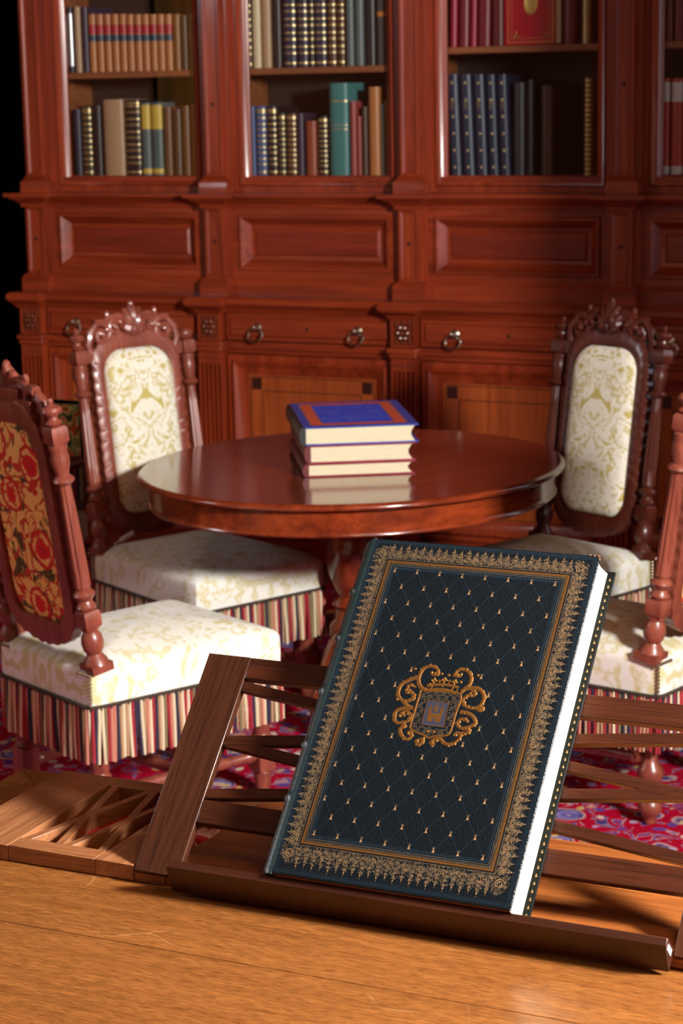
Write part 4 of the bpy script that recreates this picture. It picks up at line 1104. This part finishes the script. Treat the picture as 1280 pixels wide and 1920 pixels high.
# kind: (leather, second, gilt style, phrase)
KIND = {
 'navy_highlight':('navy','spine_sheen','navy book with a highlight painted on its spine'), 'buff':('buff','plain','buff calf book'), 'buffthick':('buff','bands','very thick buff calf book with raised bands'),
 'plum':('plum','plain','plum coloured book'), 'tanset':('tan','labels','tan book with red and blue spine labels'), 'amber':('amber','bands','amber brown book'), 'umber':('umber','plain','dark umber book'),
 'navy':('navy','bands','navy book with faint bands'), 'olivegilt':('olive','gilt','olive black book with heavy gilt spine'), 'black':('black','plain','plain black book'), 'blackgilt':('black','gilt','black book with gilt bands'),
 'blueyellow':('slate','yellow','blue-grey book with yellow top label'), 'brown':('brown','bands','brown calf book'), 'rust':('rust','plain','rust red book'), 'cream':('cream','bands','cream vellum book'),
 'navygilt':('navy','gilt','navy book with gilt bands'), 'browngilt':('darkbrown','gilt','brown book with gilt bands'), 'slate':('slate','plain','slate grey-blue book'), 'grey_orange':('grey','orange','grey book with small orange label'),
 'blue':('blue','bands','mid blue book'), 'bluegilt':('blue','gilt','blue book with pale gilt bands'), 'greengilt':('green','gilt','bottle green book with bright gilt spine'), 'teal':('teal','two','tall thick teal book with two gilt lines'),
 'rose':('rose','plain','thin rose red book'), 'tan':('tan','plain','tall plain tan book'), 'crimson':('crimson','plain','bright crimson book'), 'maroon':('maroon','plain','maroon book'), 'oxblood':('oxblood','plain','dark oxblood book'),
 'goldbrown':('gold','allover','thin gold-brown book'), 'navydots':('ink','dots','leaning ink blue book with small gilt ornaments'), 'charcoal':('charcoal','plain','charcoal grey book'), 'redwhite':('scarlet','white','scarlet book with white top label')}
def spine_mesh(w, h, kind, dep):
    le, st_, _ = KIND[kind]
    mats = [LE[le], GI, SI, LR, LB, LY, LW, LO]
    ev = [0, .012, h-.012, h]; ranges = []
    bands = []
    def add(z0, z1, mt, off=.0): ranges.append((z0, z1, mt, off)); ev.extend((z0, z1))
    if st_ in ('gilt','bands','labels','dots'):
        for k in range(1, 6):
            z = h*k/6; add(z-.0018, z+.0018, 1 if st_ == 'gilt' else 0, .0022)
            if st_ == 'gilt':
                add(z+.005, z+.0065, 1); add(z+h/14, z+h/14+.006, 1)
    if st_ == 'gilt': add(.012, .020, 1); add(h-.018, h-.010, 1)
    if st_ == 'labels': add(h*.66, h*.82, 3, .0008); add(h*.53, h*.645, 4, .0008)
    if st_ == 'yellow': add(h*.64, h*.97, 5, .0008); add(.01, .03, 5, .0004)
    if st_ == 'white': add(h*.76, h*.96, 6, .0008); add(.005, h*.1, 6, .0008)
    if st_ == 'orange': add(h*.60, h*.66, 7, .0008)
    if st_ == 'two': add(h*.50, h*.508, 1); add(h*.545, h*.553, 1); add(h*.80, h*.815, 1)
    if st_ == 'spine_sheen': add(h*.1, h*.9, 2)
    if st_ == 'allover':
        for k in range(20): add(h*(k+.2)/20, h*(k+.6)/20, 1)
    zs = sorted(set(round(max(0, min(h, e)), 5) for e in ev))
    m = MB(); L = []; mm = []
    def prof(z, off, i0=0):
        l = []; r = min(w*.42, .015)+off
        for i in range(9):
            a = PI*i/8; l.append((-w/2*math.cos(a)*(1+off/w if 0 < i < 8 else 1), -r*math.sin(a), z))
        l += [(w/2, dep, z), (w/2-.003, dep, z), (w/2-.003, .004, z), (-w/2+.003, .004, z), (-w/2+.003, dep, z), (-w/2, dep, z)]
        return l
    for z0, z1 in zip(zs, zs[1:]):
        zm = (z0+z1)/2; mt, off = 0, 0
        for r in ranges:
            if r[0] <= zm <= r[1]: mt, off = r[2], r[3]
        L += [prof(z0, off), prof(z1, off)]; mm += [mt, mt]
    n = len(L[0]); b0 = len(m.f)
    m.loops(L, True, True, True, mats=mm[:-1] if len(mm) > 1 else mm)
    # keep labels and gilding on the rounded spine only
    for fi in range(b0, len(m.f)):
        q = m.f[fi]
        if len(q) == 4 and min(k % n for k in q) >= 8 or (len(q) == 4 and {k % n for k in q} == {0, n-1}): m.m[fi] = 0
    if st_ == 'dots':
        for k in range(6):
            z = h*(k+.5)/6; m.sph((0, -min(w*.42,.015)+.0005, z), (.0045,.0015,.007), 6, 4, mat=1)
        for k in range(4): m.sph((0, -min(w*.42,.015)+.0003, h*.66+k*.008), (.008,.0012,.0026), 6, 4, mat=1)
    return m, mats
CACHE = {}
SHN = {'u1':'upper shelf, leftmost glass door','l1':'lower shelf, leftmost glass door','u2':'upper shelf, second glass door','l2':'lower shelf, second glass door','u3':'upper shelf, third glass door','l3':'lower shelf, third glass door','u4':'upper shelf, rightmost glass door','l4':'lower shelf, rightmost glass door'}
ORD = ['first','second','third','fourth','fifth','sixth','seventh','eighth','ninth','tenth','eleventh']
for sh, (zb_, lst) in SHELF.items():
    cnt = {}
    for q in lst: cnt[q[3]] = cnt.get(q[3], 0)+1
    seen = {}
    for x0, x1, h, kd in lst:
        w = (x1-x0)*.95; k = seen[kd] = seen.get(kd, 0)+1
        dep = .20
        key = (kd, round(w, 4), round(h, 3))
        m, mats = spine_mesh(w, h, kd, dep)
        lab = KIND[kd][2]
        if cnt[kd] > 1: lab = ORD[k-1]+' '+lab+' from left'
        lab += ', '+SHN[sh]
        o = m.build('book', mats); o.location = ((x0+x1)/2, 7.405, zb_+.0005)
        if kd == 'navydots': o.rotation_euler = (0, R_(-2.2), 0); o.location.z += .001
        if kd in ('crimson','maroon') and sh == 'u3' and x0 < -2.8: o.rotation_euler = (0, R_(1.2), 0)
        tag(o, lab, 'book', 'books on the '+SHN[sh].replace(',', ' behind the'))
        pm = MB(); pm.box(-w/2+.0032, w/2-.0032, .006, dep-.006, .004, h-.005); pm.build('page_block', M['pages_shelf'], o)
# red book shown front-on with a gilt crest
rb = thing('book', 'large red book shown cover outward with gold oval crest, upper shelf, third door', 'book', (-2.625, 7.402, 2.0055), 0)
m = MB(); m.box(-.098,.098,0,.004,0,.30); m.box(-.102,-.096,0,.052,0,.30); c_ = m.build('cover', plain('bright_red_morocco', srgb(196,14,40), .35), rb, 'bright red leather cover', bevel=.001)
m = MB(); m.box(-.096,.116,.005,.048,.004,.294); m.build('page_block', M['pages_n'], rb)
m = MB(); m.box(-.098,.118,.048,.052,0,.30); m.build('back_cover', LE['maroon'], rb)
m = MB()
def rl(i, w):
    for x0, x1, z0, z1 in ((-.098+i,.098-i,i,i+w),(-.098+i,.098-i,.30-i-w,.30-i),(-.098+i,-.098+i+w,i,.30-i),(.098-i-w,.098-i,i,.30-i)): m.box(x0,x1,-.0008,.0002,z0,z1)
rl(.010,.0022); rl(.024,.0012)
m.sph((0,0,.150), (.026,.002,.042), 20, 8)
for s in (-1,1):
    m.tube([(s*.074,-.0005,.024),(s*.060,-.0005,.034),(s*.054,-.0005,.050)], [.002,.003,.001], 6); m.tube([(s*.074,-.0005,.024),(s*.052,-.0005,.026),(s*.044,-.0005,.036)], [.002,.003,.001], 6)
m.build('gilt_crest', plain('crest_gilt', (.75,.50,.14,1), .35, .7), c_, 'gold oval crest and corner sprays')
KEY, LEFT, FRONT, SIDE, LAMP, EXPO, FSTOP = 560, 70, 12, 6, 16, 0.2, 10.5
# ================================================================== RUG AND ROOM
m = MB(); N = 2
m.box(-5.2, -.90, 2.9, 6.95, -.0105, -.0005)
rg = m.build('persian_rug', M['rug'], bevel=.003); tag(rg, 'crimson floral carpet with violet and cream flowers under the chairs', 'rug')
m = MB(); m.box(-7.0, 1.8, -3.2, 10.4, -.06, -.011); struct('floor', m, M['floor'])
m = MB(); m.box(-7.0, 1.8, -3.2, 10.4, 3.5, 3.55); struct('ceiling', m, M['ceil'])
m = MB(); m.box(-5.0, 1.8, 7.76, 7.86, 0, 3.5); m.box(-7.0, -5.0, 7.76, 7.86, 2.9, 3.5); struct('wall_back', m, M['wall_dark'])
# passage left of the bookcase, its darkness painted into near-black walls
m = MB(); m.box(-7.0, -6.95, 7.86, 10.3, 0, 3.5); m.box(-4.95, -4.9, 7.86, 10.3, 0, 3.5); m.box(-7.0, -4.9, 10.3, 10.4, 0, 3.5); struct('wall_passage', m, M['void'])
# right wall with one tall deep window
WY0, WY1, WZ0, WZ1 = 2.15, 2.75, 2.25, 2.75
m = MB(); X0, X1 = 1.5, 1.8
m.box(X0, X1, -3.2, WY0, 0, 3.5); m.box(X0, X1, WY1, 10.4, 0, 3.5); m.box(X0, X1, WY0, WY1, 0, WZ0); m.box(X0, X1, WY0, WY1, WZ1, 3.5)
struct('wall_right', m, M['plaster'])
m = MB(); SY0, SY1, SZ0, SZ1 = 6.35, 6.85, 1.0, 2.7
m.box(-.86, 1.5, 5.27, SY0, 0, 3.5); m.box(-.86, 1.5, SY1, 7.76, 0, 3.5); m.box(-.86, 1.5, SY0, SY1, 0, SZ0); m.box(-.86, 1.5, SY0, SY1, SZ1, 3.5); m.box(-.5, 1.5, SY0, SY1, SZ0, SZ1)
struct('wall_added_shade_pier', m, M['wall_dark'])  # unseen pier, added to shade the right part of the bookcase
# left wall with a wide window
LY0, LY1, LZ0, LZ1 = 1.25, 2.45, 2.5, 3.3
m = MB(); X0, X1 = -7.0, -6.7
m.box(X0, X1, -3.2, LY0, 0, 3.5); m.box(X0, X1, LY1, 7.76, 0, 3.5); m.box(X0, X1, LY0, LY1, 0, LZ0); m.box(X0, X1, LY0, LY1, LZ1, 3.5)
struct('wall_left', m, M['plaster'])
# front wall behind the camera with a large opening added for the warm fill
FX0_, FX1_, FZ0, FZ1 = -4.6, -.6, .7, 3.0
m = MB()
m.box(-7.0, FX0_, -3.2, -2.9, 0, 3.5); m.box(FX1_, 1.8, -3.2, -2.9, 0, 3.5); m.box(FX0_, FX1_, -3.2, -2.9, 0, FZ0); m.box(FX0_, FX1_, -3.2, -2.9, FZ1, 3.5)
struct('wall_front', m, M['plaster'])
def winframe(nm, M4, w, h, nx, nz):
    m = MB(M4); t = .03
    for x in (0, w): m.box(x-t, x+t, -.02, .02, 0, h)
    for z in (0, h): m.box(0, w, -.02, .02, z-t, z+t)
    for i in range(1, nx): m.box(w*i/nx-.011, w*i/nx+.011, -.015, .015, 0, h)
    for i in range(1, nz): m.box(0, w, -.015, .015, h*i/nz-.011, h*i/nz+.011)
    struct(nm, m, M['win'])
winframe('window_2', frame((-6.85,LY0,LZ0), (0,1,0), (-1,0,0), (0,0,1)), LY1-LY0, LZ1-LZ0, 1, 3)
winframe('added_fill_window', frame((FX0_,-3.05,FZ0), (1,0,0), (0,1,0), (0,0,1)), FX1_-FX0_, FZ1-FZ0, 5, 3)  # frame of the opening added for the fill light
# gold curtains at the left window (they show as a reflection in the bookcase glass)
def curtain(nm, y0, y1, lab):
    m = MB(); L = []
    for z in (.05, .8, 1.6, 3.35):
        L.append([(-6.62+.045*math.sin(i*1.15), y0+(y1-y0)*i/48, z) for i in range(49)])
    m.loops(L, False); L2 = [[(p[0]+.004, p[1], p[2]) for p in l] for l in L]; m.loops(L2, False)
    o = m.build(nm, M['gold_curtain']); tag(o, lab, 'curtain')
curtain('curtain', 2.47, 3.05, 'gold curtain hanging beside the high left window')
# ---- light
def area(nm, loc, rot, sx, sy, power, col, spread=PI):
    d = bpy.data.lights.new(nm, 'AREA'); d.shape = 'RECTANGLE'; d.size = sx; d.size_y = sy; d.energy = power; d.color = col; d.spread = spread
    o = bpy.data.objects.new(nm, d); COL.objects.link(o); o.location = loc; o.rotation_euler = rot; return o
area('window_and_fill_light', (1.62, (WY0+WY1)/2, (WZ0+WZ1)/2), (0, R_(90), 0), WZ1-WZ0, WY1-WY0, KEY, (1.0,.97,.94))
area('window_and_fill_light', (-6.9, (LY0+LY1)/2, (LZ0+LZ1)/2), (0, R_(-90), 0), LZ1-LZ0, LY1-LY0, LEFT, (.80,.90,1.0))
area('window_and_fill_light', ((FX0_+FX1_)/2, -3.15, (FZ0+FZ1)/2), (R_(90), 0, 0), FX1_-FX0_, FZ1-FZ0, FRONT, (1.0,.60,.34))  # fill added behind the camera, tinted orange like bounced light
m = MB(); m.lathe([(.04,.30),(.05,.28),(.42,.06),(.44,.0),(.43,.0),(.40,.05),(.04,.26)], 32, (.25,1.75,3.1)); m.lathe([(.008,.28),(.008,.40)], 8, (.25,1.75,3.1)); lp_ = m.build('added_fill_lamp', M['steel']); tag(lp_, 'wide metal lamp added unseen over the desk for overhead fill', 'lamp')  # lamp body added out of view to carry the overhead fill
area('added_lamp_fill', (.25,1.75,3.09), (0,0,0), .8, .8, LAMP, (1.0,.74,.50)).data.shape = 'DISK'
area('window_and_fill_light', (-.55, (SY0+SY1)/2, (SZ0+SZ1)/2), (0, R_(90), 0), SZ1-SZ0, SY1-SY0, SIDE, (.86,.86,1.0))  # cool light added in the pier recess for highlights on the mouldings
w = bpy.data.worlds.new('daylight'); SC.world = w; w.use_nodes = True
w.node_tree.nodes['Background'].inputs[0].default_value = (.6,.7,.8,1); w.node_tree.nodes['Background'].inputs[1].default_value = .05
# ---- camera
cd_ = bpy.data.cameras.new('camera'); cam = bpy.data.objects.new('camera', cd_); COL.objects.link(cam); SC.camera = cam
p_, r_, y_ = R_(11.577), R_(-1.096), R_(24.897)
fw = Vector((-math.sin(y_)*math.cos(p_), math.cos(y_)*math.cos(p_), -math.sin(p_)))
rt = Vector((math.cos(y_), math.sin(y_), 0)); upv = rt.cross(fw)
rt2 = math.cos(r_)*rt+math.sin(r_)*upv; up2 = -math.sin(r_)*rt+math.cos(r_)*upv
cam.matrix_world = frame((0,0,1.85), rt2, up2, -fw)
cd_.sensor_fit = 'VERTICAL'; cd_.sensor_height = 36; cd_.sensor_width = 24; cd_.lens = 3850/1920*36
cd_.clip_start = .05; cd_.clip_end = 60
cd_.dof.use_dof = True; cd_.dof.focus_distance = 2.86; cd_.dof.aperture_fstop = FSTOP
SC.view_settings.view_transform = 'Standard'; SC.view_settings.look = 'None'; SC.view_settings.gamma = 1; SC.view_settings.use_curve_mapping = False
SC.view_settings.exposure = EXPO
try:
    SC.cycles.use_denoising = True; SC.cycles.denoiser = 'OPENIMAGEDENOISE'
    SC.cycles.max_bounces = 8; SC.cycles.transparent_max_bounces = 12; SC.cycles.sample_clamp_indirect = 6
    SC.cycles.caustics_reflective = False; SC.cycles.caustics_refractive = False
except Exception: pass
